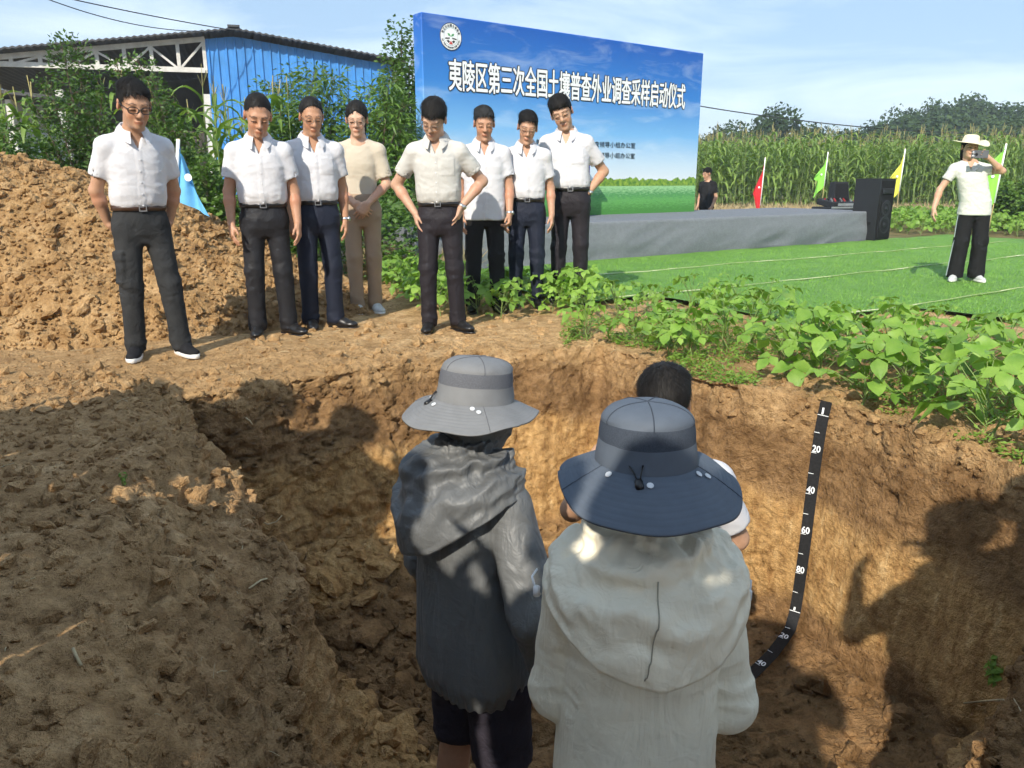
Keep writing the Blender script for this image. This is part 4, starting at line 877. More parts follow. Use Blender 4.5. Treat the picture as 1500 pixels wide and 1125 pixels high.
MB().box((BL / 2, .11, BH / 2 + .0), (BL, .22, BH), bev=.012).obj('panel', M_PRINT, ban)
M_WHITE = plain('white print', (.82, .84, .86), .5, var=.02); M_BLK = plain('black print', (.012, .014, .02), .5, var=.02)
def text_mesh(body, w, h, off=0.0, align='CENTER', name='lettering', extr=0.004):
    cu = bpy.data.curves.new('lettering', 'FONT'); cu.body = body; cu.offset = 0.0; cu.size = 1.0; cu.align_x = align; cu.extrude = 0.0; cu.resolution_u = 3
    o = bpy.data.objects.new('tmp', cu); COL.objects.link(o); dg = bpy.context.evaluated_depsgraph_get(); dg.update(); me = bpy.data.meshes.new_from_object(o.evaluated_get(dg)); bpy.data.objects.remove(o)
    V = np.zeros(len(me.vertices) * 3, np.float32); me.vertices.foreach_get('co', V); V = V.reshape(-1, 3)
    x0, x1 = V[:, 0].min(), V[:, 0].max(); y0, y1 = V[:, 1].min(), V[:, 1].max()
    V2 = np.stack([(V[:, 0] - (x0 + x1) / 2) * (w / (x1 - x0)), 0 * V[:, 0], (V[:, 1] - (y0 + y1) / 2) * (h / (y1 - y0))], -1)
    me.vertices.foreach_set('co', V2.ravel().astype(np.float32)); me.name = name; me.update(); b = off * h
    if b <= 0: return me
    fs = [list(p.vertices) for p in me.polygons]; nv = len(V2); VV = []; FF = []      # heavier strokes: the outline repeated with small shifts
    for k, (dx, dz) in enumerate([(0, 0), (1, 0), (-1, 0), (0, 1), (0, -1), (.7, .7), (-.7, .7), (.7, -.7), (-.7, -.7)]):
        VV.append(V2 + np.array([dx * b, -.00012 * k, dz * b])); FF += [[i + k * nv for i in f] for f in fs]
    m2 = bpy.data.meshes.new(name); m2.from_pydata(np.concatenate(VV).tolist(), [], FF); m2.update(); return m2
def lettering(body, mat, x, z, w, h, off, y, parent, name='lettering'):
    me = text_mesh(body, w, h, off, name=name); me.materials.clear(); me.materials.append(mat); return link(name, me, parent, (x, y, z))
TITLE = '夷陵区第三次全国土壤普查外业调查采样启动仪式'
lettering(TITLE, M_BLK, 2.79, 2.46, 4.77, .40, .050, -.005, ban, 'title_outline'); lettering(TITLE, M_WHITE, 2.79, 2.46, 4.77, .40, .016, -.010, ban, 'title')
lettering('查领导小组办公室', M_BLK, 3.56, 1.63, .92, .088, .008, -.006, ban, 'small_print'); lettering('领导小组办公室', M_BLK, 3.62, 1.465, .80, .088, .008, -.006, ban, 'small_print')
lettering('单位', M_BLK, 2.02, 1.63, .20, .088, .008, -.006, ban, 'small_print'); lettering('2日', M_BLK, 3.22, 1.13, .17, .085, .008, -.006, ban, 'small_print')
logo = MB().lathe([(.0001, 0), (.172, 0)], 48, (0, 0, 0), rotx(math.pi / 2)).obj('emblem', M_WHITE, ban, loc=(.447, -.006, 2.935))
MB().lathe([(.164, 0), (.172, 0)], 48, (0, -.002, 0), rotx(math.pi / 2)).obj('emblem_ring', M_BLK, logo); MB().lathe([(.108, 0), (.113, 0)], 48, (0, -.002, 0), rotx(math.pi / 2)).obj('emblem_ring', plain('pale ring', (.35, .45, .5)), logo)
for k, ch in enumerate('第三次全国土壤普查'):
    a = math.radians(158 - k * 17); me = text_mesh(ch, .030, .032, .03); me.materials.clear(); me.materials.append(M_BLK); link('emblem_letter', me, logo, (.138 * math.cos(a), -.003, .138 * math.sin(a)), (0, -(a - math.pi / 2), 0))
for k, ch in enumerate('The Third National Soil Survey'):
    if ch == ' ': continue
    a = math.radians(196 + k * 5.1); me = text_mesh(ch, .012, .020, .02); me.materials.clear(); me.materials.append(M_BLK); link('emblem_letter', me, logo, (.138 * math.cos(a), -.003, .138 * math.sin(a)), (0, -(a + math.pi / 2), 0))
M_LG = plain('emblem green', (.05, .32, .10)); M_LR = plain('emblem red', (.55, .05, .04)); M_LD = plain('emblem dark', (.06, .05, .05))
for s in (-1, 1): MB().add(np.array([(0, -.003, .0), (s * .02, -.003, .035), (s * .052, -.003, .04), (s * .042, -.003, .012)]), np.array([[0, 1, 2, 3]])).obj('emblem_leaf', M_LG, logo)
for s in (-1, 1):
    MB().add(np.array([(s * .09, -.003, -.02), (s * .09, -.003, -.035), (s * .02, -.003, -.028), (s * .02, -.003, -.012)]), np.array([[0, 1, 2, 3]])).obj('emblem_band', M_LD, logo)
    MB().add(np.array([(s * .07, -.003, -.055), (s * .04, -.003, -.082), (s * .015, -.003, -.062), (s * .04, -.003, -.042)]), np.array([[0, 1, 2, 3]])).obj('emblem_band', M_LD, logo)
MB().add(np.array([(0, -.003, -.05), (-.03, -.003, -.095), (.03, -.003, -.095)]), np.array([[0, 1, 2]])).obj('emblem_band', M_LR, logo)

M_NAVYP = plain('navy blue lectern panel', (.008, .012, .24), .45); lc = at_z(838, 318, ST); lect = empty('lectern', (lc[0] - .02, lc[1] + .1, ST + .006), math.atan2(se[1], se[0]))
tag(lect, 'navy blue lectern on the stage behind the rightmost man of the row', 'lectern')
MB().box((0, 0, .42), (.46, .36, .84), bev=.01).obj('cabinet', M_NAVYP, lect); MB().box((0, -.02, .88), (.54, .44, .05), rotx(.2), bev=.01).obj('reading_top', M_NAVYP, lect)

# speaker, case, mixer
M_SPK = plain('speaker cabinet black', (.018, .020, .023), .7, .3); M_GRL = plain('speaker grille', (.010, .010, .011), .8, .2, sc=150, var=.5); M_CASE = plain('aluminium edge', (.55, .56, .58), .35, .5, .9)
sx_ = at_z(1288, 354, 0); spk = empty('loudspeaker', (sx_[0] - .12, sx_[1] + .2, gz(sx_[0], sx_[1]) + .03), .62); tag(spk, 'black floor loudspeaker at the right end of the grey stage', 'loudspeaker')
hw, dp, ht = .235, .25, 1.08
pl = np.array([(-hw, -dp), (hw, -dp), (hw * .72, dp), (-hw * .72, dp)]); V = np.array([(*p, z) for z in (0, ht) for p in pl]); V[4:, :2] *= 1.05
MB().add(V, np.array([[0, 1, 2, 3], [4, 7, 6, 5], [0, 4, 5, 1], [1, 5, 6, 2], [2, 6, 7, 3], [3, 7, 4, 0]])[:, ::-1]).obj('cabinet', M_SPK, spk)
MB().box((0, -dp - .014, ht / 2), (hw * 1.8, .02, ht * .94), rotx(-.014), bev=.008).obj('grille', M_GRL, spk)
for z, r_ in ((.56, .15), (.27, .165)): MB().lathe([(r_, 0), (r_ * .96, .012), (r_ * .8, .006), (r_ * .35, -.008), (r_ * .28, .012), (.001, .016)], 24, (0, -dp - .024, z), rotx(math.pi / 2)).obj('woofer', M_SPK, spk, True)
MB().box((0, -dp - .03, .86), (.34, .03, .10), bev=.01).obj('horn', M_SPK, spk)
for x in (-.12, .04): MB().box((-hw - .004, x, .30), (.012, .06, .05), bev=.004).obj('handle', M_GRL, spk)
cc = at_y(1225, 312, 16.4); case = empty('equipment_case', (cc[0], cc[1], gz(cc[0], cc[1])), .35); tag(case, 'silver edged equipment case beside the speaker behind the stage', 'equipment case')
MB().box((0, 0, .30), (.80, .6, .58), bev=.01).obj('body', M_SPK, case); zt = .60
for z in (.03, .585): MB().box((0, -.305, z), (.82, .02, .035)).obj('edge_trim', M_CASE, case)
mix_ = empty('mixing_console', (cc[0], cc[1], gz(cc[0], cc[1]) + .59), .35); tag(mix_, 'small audio mixing console with knobs on the equipment case', 'mixer')
MB().box((0, 0, .07), (.66, .48, .12), rotx(.16), bev=.01).obj('body', M_SPK, mix_)
r = np.random.default_rng(3)
for k in range(24): MB().lathe([(.014, 0), (.014, .03), (.001, .032)], 8, (-.28 + .08 * (k % 8), -.16 + .11 * (k // 8), .11 + .018 * (k // 8))).obj('knob', [M_CASE, plain('red knob', (.35, .03, .03)), M_GRL][k % 3], mix_)
MB().box((0, -.245, .05), (.4, .008, .05)).obj('front_label', M_WHITE if False else M_CASE, mix_)
mon = empty('monitor_speaker', (cc[0] + .12, cc[1] + .22, gz(cc[0], cc[1]) + .59), .3); tag(mon, 'black wedge monitor standing behind the mixing console', 'monitor'); V = np.array([(-.2, -.1, 0), (.2, -.1, 0), (.2, .12, 0), (-.2, .12, 0), (-.17, -.02, .50), (.17, -.02, .50), (.17, .12, .50), (-.17, .12, .50)])
MB().add(V, np.array([[0, 3, 2, 1], [4, 5, 6, 7], [0, 1, 5, 4], [1, 2, 6, 5], [2, 3, 7, 6], [3, 0, 4, 7]])).obj('cabinet', M_SPK, mon); MB().box((0, -.068, .26), (.30, .012, .40), rotx(-.16)).obj('grille', M_GRL, mon)

# flags
M_POLE = plain('bamboo pole', (.52, .40, .20), .6)
def flag(label, ub, vb, ut, vt, Y, c, shape, base=None):
    b = at_y(ub, vb, Y) if base is None else np.array(base); t = at_y(ut, vt, Y); f = empty('flag', tuple(b)); tag(f, label, 'flag', 'small flags on bamboo poles'); d = t - b
    MB().tube([(0, 0, -.1), tuple(d * .5), tuple(d)], .011, 8).obj('pole', M_POLE, f, True)
    m = cloth('flag cloth', c, .8, wr=6, wamp=.2); nx, ny = 14, 18; G_ = np.zeros((ny, nx, 3)); u_ = np.linspace(0, 1, nx)
    L, drop, lean, sl, prof = shape            # hangs limp: free edge falls down and in
    for i, q in enumerate(np.linspace(0, 1, ny)):
        top = d * (1 - .015 - q * sl); out = L * np.interp(q, *prof); x = top[0] + lean * u_ * out; y = top[1] + .05 * np.sin(u_ * 9 + q * 3) * u_; z = top[2] - drop * u_ ** 1.1 * (1 - .2 * q)
        G_[i] = np.stack([x, y, z], -1)
    MB().grid(G_).obj('cloth', m, f, True); MB().tube([tuple(d * (1 - .01) + [0, -.012, 0]), tuple(d * (1 - sl) + [0, -.012, 0])], .016, 8).obj('hem', M_WHITE, f, True)
    MB().lathe([(.001, 0), (.032, 0)], 14, tuple(d * (1 - sl * .5) + np.array([lean * L * .34, -.035, -drop * .40])), rotx(math.pi / 2)).obj('emblem', M_WHITE, f)
    return f
flag('small sky blue flag leaning on the dirt pile beside the leftmost man', 258, 315, 262, 203, 6.75, (.16, .47, .78), (.28, .16, 1, .80, ([0, 1], [.02, 1])))
flag('red flag hanging in front of the corn, nearest the backdrop', 1113, 305, 1121, 230, 24, (.62, .03, .04), (.30, .42, -1, .95, ([0, .45, .5, 1], [.05, 1, .85, .15])))
flag('light green flag on a pole behind the audio equipment', 1203, 306, 1213, 222, 25, (.25, .62, .09), (.40, .42, -1, .6, ([0, .4, .45, 1], [.05, 1, .6, .8])))
flag('yellow flag on a pole just right of the loudspeaker', 1311, 322, 1326, 217, 20.5, (.68, .66, .10), (.36, .40, -1, .6, ([0, .4, .5, 1], [.05, 1, .45, .7])))
flag('large light green flag beside the woman in the sun hat', 1445, 350, 1474, 209, 14.6, (.28, .66, .09), (.42, .14, -1, .62, ([0, .35, .6, 1], [.02, 1.0, .6, .5])))

# ------------------------------------------------------------------ barn with blue sheet wall and open truss
M_BLUE = plain('blue painted sheet', (.055, .25, .62), .5, .4, sc=1.5, var=.18); M_ROOF = plain('dark roof sheet', (.055, .055, .058), .7, sc=2, var=.3); M_TRUSS = plain('white painted pipe', (.62, .61, .57), .55, sc=4, var=.15)
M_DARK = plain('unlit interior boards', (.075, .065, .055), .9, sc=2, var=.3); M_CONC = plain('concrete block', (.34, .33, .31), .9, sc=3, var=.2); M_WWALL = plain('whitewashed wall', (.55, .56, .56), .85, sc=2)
gR, gE, gL = at_y(343, 47, 25), at_y(580, 91, 26.5), at_y(-120, 86, 22.4); gd = unit((gE - gR)[:2]); gb = np.array([-gd[1], gd[0]]); barn = empty('barn', (gR[0], gR[1], 0), math.atan2(gd[1], gd[0])); tag(barn, 'farm barn with blue corrugated wall, dark roof and open white truss', 'barn')
xE = (gE - gR)[:2] @ gd; xL = (gL - gR)[:2] @ gd; zR, zE, zL = gR[2], gE[2], gL[2]
rz_ = lambda x: zR + (zE - zR) * x / xE if x > 0 else zR + (zL - zR) * x / xL
x0 = (at_y(300, 60, 24.7) - gR)[:2] @ gd; w = (xE - .15 - x0) / 22
for k in range(22):
    a_, b_ = x0 + k * w, x0 + (k + 1) * w; ht = [rz_(a_) - .12, rz_(b_) - .12]
    pr = [(0, 0), (.16, 0), (.24, -.045), (.36, -.045), (.44, 0), (1.0, 0)]; mb = MB(); Gq = np.array([[(a_ + (b_ - a_) * p, q, z0_) for p, q in pr] for z0_ in (1.0, 0)])
    for j, (p, q) in enumerate(pr): Gq[0, j, 2] = ht[0] + (ht[1] - ht[0]) * p
    mb.grid(Gq, True); mb.obj('wall_panel', M_BLUE, barn)
MB().add(np.array([(xE - .15, 0, 0), (xE - .15, 10, 0), (xE - .15, 10, zE - .12), (xE - .15, 0, zE - .12)]), np.array([[0, 1, 2, 3]])).obj('side_wall', M_BLUE, barn)
for nm, xa, xb in (('roof', -.02, xE + .25), ('roof', .02, xL)):
    n_ = int(abs(xb - xa) / .09); xs_ = np.linspace(xa, xb, n_); prof = .018 * np.cos(np.arange(n_) * np.pi); mb = MB(); sg = 1 if xb > xa else -1
    up_ = np.array([[(x, y, rz_(x) + .05 + p) for x, p in zip(xs_, prof)] for y in (-.45, 10)]); dn = up_ - [0, 0, .05]
    mb.grid(up_, sg < 0).grid(dn, sg > 0); mb.add(np.concatenate([up_[0], dn[0]]), np.array([[i, i + 1, n_ + i + 1, n_ + i] for i in range(n_ - 1)])[:, ::-sg if False else 1]); mb.obj('roof_slope', M_ROOF, barn)
MB().box((0, 4.8, zR + .09), (.34, 10.6, .06)).obj('ridge_cap', M_ROOF, barn)
def pipe(a, b, r_=.055, nm='truss_bar'): return MB().box(((np.array(a) + np.array(b)) / 2), (np.linalg.norm(np.array(b) - np.array(a)), .09, r_ * 2), roty(-math.atan2(b[2] - a[2], b[0] - a[0]))).obj(nm, M_TRUSS, barn)
zch = at_y(300, 103, 24.7)[2]; zch2 = at_y(0, 93, 23)[2]; chord = lambda x: zch + (zch2 - zch) * (x - x0) / ((at_y(0, 93, 23) - gR)[:2] @ gd - x0)
pipe((x0, .02, rz_(x0) - .12), (xL, .02, rz_(xL) - .12), .07); pipe((x0, .02, chord(x0)), (xL, .02, chord(xL)), .07)
tx = np.linspace(x0 - .05, xL, 11)
for k in range(11):
    pipe((tx[k], .021, rz_(tx[k]) - .13), (tx[k] + .001, .021, chord(tx[k])), .05)
    if k < 10: pipe((tx[k] if k % 2 else tx[k], .024, chord(tx[k]) if k % 2 else rz_(tx[k]) - .2), (tx[k + 1], .024, (rz_(tx[k + 1]) - .2) if k % 2 else chord(tx[k + 1])), .03)
for xx in (x0 - .1, xL * .6): MB().box((xx, .1, 1.8), (.2, .2, 3.6)).obj('post', M_TRUSS, barn)
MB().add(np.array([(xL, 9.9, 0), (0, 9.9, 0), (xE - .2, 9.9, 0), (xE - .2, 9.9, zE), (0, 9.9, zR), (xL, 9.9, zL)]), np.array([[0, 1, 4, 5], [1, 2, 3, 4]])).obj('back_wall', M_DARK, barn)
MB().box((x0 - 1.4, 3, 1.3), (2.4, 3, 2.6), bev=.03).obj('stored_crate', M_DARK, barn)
shd_ = empty('shed', (-11.6, 16, 0), .25); tag(shd_, 'low grey roofed shed with white wall at the left edge behind the corn', 'shed')
MB().box((0, 1.5, 1.15), (3.4, 3.0, 2.3)).obj('wall', M_WWALL, shd_); MB().box((.35, 1.3, 2.86), (4.6, 4.2, .07), roty(.10)).obj('roof', M_ROOF, shd_); MB().box((.2, 0.0, 2.5), (3.9, .1, .5), roty(.1)).obj('fascia', M_CONC, shd_)
for xx in (-1.6, 1.7): MB().box((xx, -.5, 1.3), (.1, .1, 2.6)).obj('post', M_TRUSS, shd_)

# power lines
M_WIRE = plain('black cable', (.01, .01, .011), .6)
def wire(label, a, b, sag, r_):
    t = np.linspace(0, 1, 40)[:, None]; P = a * (1 - t) + b * t; P[:, 2] -= sag * 4 * (t * (1 - t))[:, 0]; o = MB().tube(P, r_, 6).obj('power_line', M_WIRE, None, True); tag(o, label, 'cable')
wire('upper of the two black cables crossing the sky to the barn roof', at_y(40, -16, 20), at_y(352, 46, 24.6), .05, .014); wire('lower of the two black cables crossing the sky to the barn roof', at_y(30, -17, 19.6), at_y(330, 44, 25.2), .32, .012)
wire('thin black cable sagging across the sky right of the backdrop', at_y(880, 128, 40), at_y(1800, 178, 48), 1.35, .028)
# ------------------------------------------------------------------ vegetation
def leaves_np(B, D, N, L, W, fold=.25, droop=.0, mid=.45):
    """two-halved leaves: base, two shoulders, tip"""
    D = D / (np.linalg.norm(D, axis=1)[:, None] + 1e-9); S_ = np.cross(D, N); S_ /= np.linalg.norm(S_, axis=1)[:, None] + 1e-9; U = np.cross(S_, D)
    L = L[:, None]; W = W[:, None]; m = B + D * L * mid - np.array([0, 0, 1]) * L * droop * .25; tip = B + D * L - np.array([0, 0, 1]) * L * droop
    V = np.stack([B, m - S_ * W + U * W * fold, m + S_ * W + U * W * fold, tip, m], 1).reshape(-1, 3); k = np.arange(len(B))[:, None] * 5
    F = np.concatenate([k + np.array([[0, 4, 1]]), k + np.array([[1, 4, 3]]), k + np.array([[0, 2, 4]]), k + np.array([[2, 3, 4]])])
    return V, F
M_CORN = leafmat('corn leaf', (.125, .22, .045), (.26, .37, .09), .30, .5, 2.0); M_CSTK = plain('corn stalk', (.17, .235, .07), .6); M_TAS = plain('corn tassel', (.30, .27, .11), .8)
M_BEAN = leafmat('bean leaf', (.150, .30, .040), (.27, .43, .085), .32, .48, 9.0); M_BSTM = plain('bean stem', (.19, .27, .075), .6)
M_BUSH = leafmat('shrub leaf', (.05, .11, .022), (.115, .21, .045), .25, .5, 4.0); M_PEACH = leafmat('narrow leaf', (.06, .13, .022), (.145, .25, .05), .28, .45, 3.0); M_BARK = plain('bark', (.13, .095, .065), .9)
M_FAR = leafmat('far tree leaf', (.026, .056, .022), (.07, .115, .042), .15, .7, .25, .15); M_WEED = leafmat('weed leaf', (.12, .235, .03), (.24, .37, .07), .3, .5, 8.0); M_DRY = plain('dry grass', (.42, .33, .18), .9)

def corn_mesh(seed):
    r = np.random.default_rng(seed); H = r.uniform(2.15, 2.5); bend = r.normal(0, .05, 2); st = lambda z: np.array([bend[0] * (z / H) ** 2, bend[1] * (z / H) ** 2, z]); V_ = []; mb = MB(); mb.tube([st(z) for z in np.linspace(-.05, H, 7)], np.linspace(.016, .006, 7), 6, False)
    nst = mb.n; n4s = sum(len(f) for f in mb.F4); az0 = r.uniform(0, 6.3); nl = 13
    for k in range(nl):
        z = .25 + (H - .45) * k / (nl - 1); az = az0 + np.pi * k + r.normal(0, .35); L = (.55 + .38 * math.sin(np.pi * (k + 1) / (nl + 1))) * r.uniform(.85, 1.1); el = np.interp(k, [0, nl - 1], [.75, 1.25]) + r.normal(0, .08); W = .038 * r.uniform(.85, 1.15); n = 7; P = [st(z)]; a = el
        if k < 3 and r.random() < .5: continue
        for i in range(n): a -= r.uniform(.16, .34) * (1 + i * .12); P.append(P[-1] + np.array([math.cos(az) * math.cos(a), math.sin(az) * math.cos(a), math.sin(a)]) * L / n)
        P = np.array(P); sd = np.array([-math.sin(az), math.cos(az), 0]); wd = W * np.array([.5, .9, 1, 1, .9, .75, .45, .05]); tw = r.normal(0, .25); up = np.array([0, 0, 1.0])
        Gq = np.stack([np.stack([P[i] - sd * wd[i] + up * wd[i] * .35 + up * .012 * math.sin(i * 2.1 + k), P[i], P[i] + sd * wd[i] + up * wd[i] * .35 + up * .012 * math.cos(i * 1.7 + k)]) for i in range(n + 1)]); mb.grid(Gq)
    n4l = sum(len(f) for f in mb.F4)
    for k in range(4):
        az = k * 1.7; t = st(H); e = t + np.array([math.cos(az) * .09, math.sin(az) * .09, .20]) * r.uniform(.7, 1.1) if k else t + np.array([0, 0, .28]); s_ = np.array([-math.sin(az), math.cos(az), 0]) * .006; mb.add(np.array([t - s_, t + s_, e + s_, e - s_]), np.array([[0, 1, 2, 3]]))
    F4 = np.concatenate(mb.F4); mi = np.zeros(len(F4), int); mi[:n4s] = 1; mi[n4l:] = 2
    return mesh_np('corn_plant', np.concatenate(mb.V), F4, [M_CORN, M_CSTK, M_TAS], True, mi=mi)
CORNM = [corn_mesh(k) for k in range(9)]
r = np.random.default_rng(77)
spots = []
for row in range(26):
    Yr = 30.0 + row * .62
    for x in np.arange(6.2 + row * .03, 22.5 + row * .35, .27): spots.append((x + r.normal(0, .06), Yr + r.normal(0, .10) + (x - 7) * -.02))
spots = np.array(spots); fieldz = lambda Y: .0 + .0 * Y
first = spots[:, 1] < 32.75; fs = spots[first][:290]; rest = np.concatenate([spots[first][290:], spots[~first]])
CF = []
for (x, y) in fs:
    o = link('corn_plant', CORNM[r.integers(9)], None, (x, y, gz(x, y)), (r.normal(0, .04), r.normal(0, .04), r.uniform(0, 6.3)), r.uniform(.98, 1.20)); tag(o, 'x', 'corn plant', 'corn plants in the front rows of the right field'); CF.append(o)
CF.sort(key=lambda o: o.location.y + (o.location.x - 7) * .02); per = 61
for a_ in range(0, len(CF), per):
    for k_, o in enumerate(sorted(CF[a_:a_ + per], key=lambda o: o.location.x / o.location.y)): o['label'] = 'tall corn plant in the right field, %s row from the front, %s from the left' % ('first second third fourth fifth sixth'.split()[a_ // per], nth(k_ + 1))
def joined(name, items, mats, parent=None):        # items: (mesh, matrix 3x3, loc)
    cache = {}; V = []; F = []; mi = []; n = 0
    for me, R, l in items:
        if me.name not in cache:
            v = np.zeros(len(me.vertices) * 3, np.float32); me.vertices.foreach_get('co', v); f = np.zeros(len(me.loops), np.int32); me.loops.foreach_get('vertex_index', f); q = np.zeros(len(me.polygons), np.int32); me.polygons.foreach_get('material_index', q); k = len(me.loops) // len(me.polygons); cache[me.name] = (v.reshape(-1, 3), f.reshape(-1, k), q)
        v, f, q = cache[me.name]; V.append(v @ R.T + l); F.append(f + n); mi.append(q); n += len(v)
    return link(name, mesh_np(name, np.concatenate(V), np.concatenate(F), mats, True, mi=np.concatenate(mi)), parent)
lod = []
rs = rest[r.permutation(len(rest))[:330]]
o = joined('corn_field', [(CORNM[r.integers(9)], rotz(r.uniform(0, 6.3)) * r.uniform(1.0, 1.25), np.array([x, y, 0.0])) for x, y in rs], [M_CORN, M_CSTK, M_TAS]); tag(o, 'dense corn field stretching away behind the front rows on the right', 'corn field', kind='stuff')
nL = 0; CL = []
for u, v, Y in [(8, 330, 9.2), (38, 330, 9.6), (70, 330, 9.0), (24, 335, 8.6), (118, 330, 9.5), (150, 330, 9.3), (200, 332, 9.0), (228, 330, 9.4), (262, 330, 8.8), (292, 330, 9.2), (318, 330, 9.0), (334, 335, 9.5), (362, 330, 9.8), (378, 330, 10.2), (250, 330, 10.0), (305, 330, 10.2), (410, 330, 10.4), (310, 330, 9.6), (326, 330, 9.9), (345, 330, 9.3), (352, 330, 10.4), (390, 330, 9.7), (398, 330, 10.6), (425, 330, 10.1), (276, 330, 9.7), (240, 330, 9.1), (54, 330, 9.9), (15, 330, 9.8), (-4, 330, 9.3), (285, 330, 10.5), (370, 330, 9.2)]:
    x = (u - CX) / F_PX * Y / 1.05; o = link('corn_plant', CORNM[nL % 9], None, (x, Y, gz(x, Y)), (r.normal(0, .06), r.normal(0, .06), r.uniform(0, 6.3)), r.uniform(.76, .92)); nL += 1; tag(o, 'x', 'corn plant', 'corn plants between the dirt pile and the barn'); CL.append(o)

for k_, o in enumerate(sorted(CL, key=lambda o: o.location.x / o.location.y)): o['label'] = 'corn plant before the barn behind the dirt pile, %s from the left' % nth(k_ + 1)
def shrub(name, label, cat, base, stems, nleaf, L, W, mat, droop=.2, twig=.35, group=None, seed=0, spread=.22, barkr=.012, upright=.5):
    """stems: list of tip points relative to base; leaves sit on twigs along the stems"""
    r = np.random.default_rng(seed); o = empty(name, tuple(base)); tag(o, label, cat, group); mb = MB(); B = []; D = []
    for tip in stems:
        tip = np.array(tip, float); c = tip * np.array([.35, .35, .55]) + r.normal(0, .06, 3); t = np.linspace(0, 1, 9)[:, None]; P = 2 * t * (1 - t) * c + t * t * tip; mb.tube(P, np.linspace(barkr, .003, 9), 5, False)
        ln = np.linalg.norm(tip); k = int(nleaf * ln)
        tt = r.uniform(.12, 1.0, k) ** .8; p = np.stack([np.interp(tt, t[:, 0], P[:, i]) for i in range(3)], -1); az = r.uniform(0, 6.3, k); tw = twig * r.random(k) ** .7 * (1.05 - .75 * tt) * (.4 + ln * .35)
        d = np.stack([np.cos(az), np.sin(az), r.uniform(-.2, upright + .5, k)], -1); p = p + d * tw[:, None] + r.normal(0, .015, (k, 3)); B.append(p); d2 = d + r.normal(0, .5, (k, 3)); D.append(d2)
        for q in r.integers(0, k, max(3, k // 14)): mb.tube([p[q] - d[q] * tw[q], p[q]], [.004, .0015], 4, False)
    mb.obj('branches' if False else 'stem', M_BARK, o, True); B = np.concatenate(B); D = np.concatenate(D); n = len(B); N = r.normal(0, .6, (n, 3)) + [0, -.2, 1.0]
    V, F = leaves_np(B, D, N, L * r.uniform(.6, 1.25, n), W * r.uniform(.7, 1.2, n), .3, droop); link('foliage', mesh_np('foliage', V, F, mat, False), o); return o
def stems_to(base, pix, Y, jit=.5, seed=0):
    r = np.random.default_rng(seed); return [at_y(u, v, Y + r.uniform(-jit, jit)) - base for u, v in pix]
SHR = 'wild shrubs behind the dirt pile'
b = np.array([-4.6, 8.6, 0.0]); shrub('shrub', 'tall dark shrub with upright shoots rising left of the leftmost man', 'shrub', b, stems_to(b, [(88, 55), (112, 70), (70, 120), (130, 110), (48, 150), (150, 140), (100, 170), (60, 210), (120, 220), (160, 200), (30, 200), (90, 260), (140, 270)], 8.6, .5, 1), 340, .055, .016, M_BUSH, .15, .34, SHR, 1)
b = np.array([-3.5, 8.9, 0.0]); shrub('shrub', 'bushy dark shrub directly behind the head of the leftmost man', 'shrub', b, stems_to(b, [(168, 92), (200, 84), (182, 130), (225, 118), (240, 150), (205, 170), (255, 190), (170, 210), (230, 230), (270, 240), (195, 260)], 8.9, .5, 2), 340, .055, .016, M_BUSH, .15, .34, SHR, 2)
b = np.array([-5.6, 8.3, 0.0]); shrub('shrub', 'leafy shrub at the left frame edge above the dirt pile', 'shrub', b, stems_to(b, [(10, 180), (40, 220), (-20, 160), (60, 250), (20, 260), (-40, 220), (75, 280)], 8.3, .4, 3), 300, .06, .02, M_BUSH, .2, .34, SHR, 3)
b = np.array([-3.15, 8.1, 0.0]); shrub('shrub', 'low leafy shrub beside the blue flag', 'shrub', b, stems_to(b, [(270, 250), (300, 240), (318, 262), (330, 290), (285, 290), (345, 300), (310, 310), (255, 280)], 8.1, .3, 4), 620, .055, .021, M_PEACH, .2, .34, SHR, 4)
PT = 'peach trees in front of the blue barn'
b = np.array([-3.1, 11.0, 0.0]); shrub('peach_tree', 'broad peach tree between the navy-trousered man and the woman', 'tree', b, stems_to(b, [(395, 125), (430, 110), (460, 105), (490, 112), (410, 160), (450, 150), (505, 150), (380, 190), (430, 200), (480, 190), (400, 240), (450, 240), (500, 230), (520, 190)], 11, .8, 5), 330, .135, .017, M_PEACH, .45, .5, PT, 5, barkr=.03)
b = np.array([-1.9, 10.6, 0.0]); shrub('peach_tree', 'peach tree with narrow leaves directly behind the woman', 'tree', b, stems_to(b, [(540, 130), (570, 120), (590, 150), (520, 160), (560, 180), (600, 190), (530, 220), (580, 230), (608, 240), (550, 260), (590, 280)], 10.6, .6, 6), 400, .125, .016, M_PEACH, .45, .46, PT, 6, barkr=.03)
b = np.array([-1.75, 12.6, 0.0]); shrub('broadleaf_tree', 'slender dark tree rising against the left edge of the backdrop', 'tree', b, stems_to(b, [(588, 38), (605, 58), (575, 80), (600, 95), (570, 115), (612, 120), (585, 140), (565, 160), (605, 165)], 12.6, .4, 7), 260, .08, .028, M_BUSH, .2, .42, None, 7, barkr=.04)
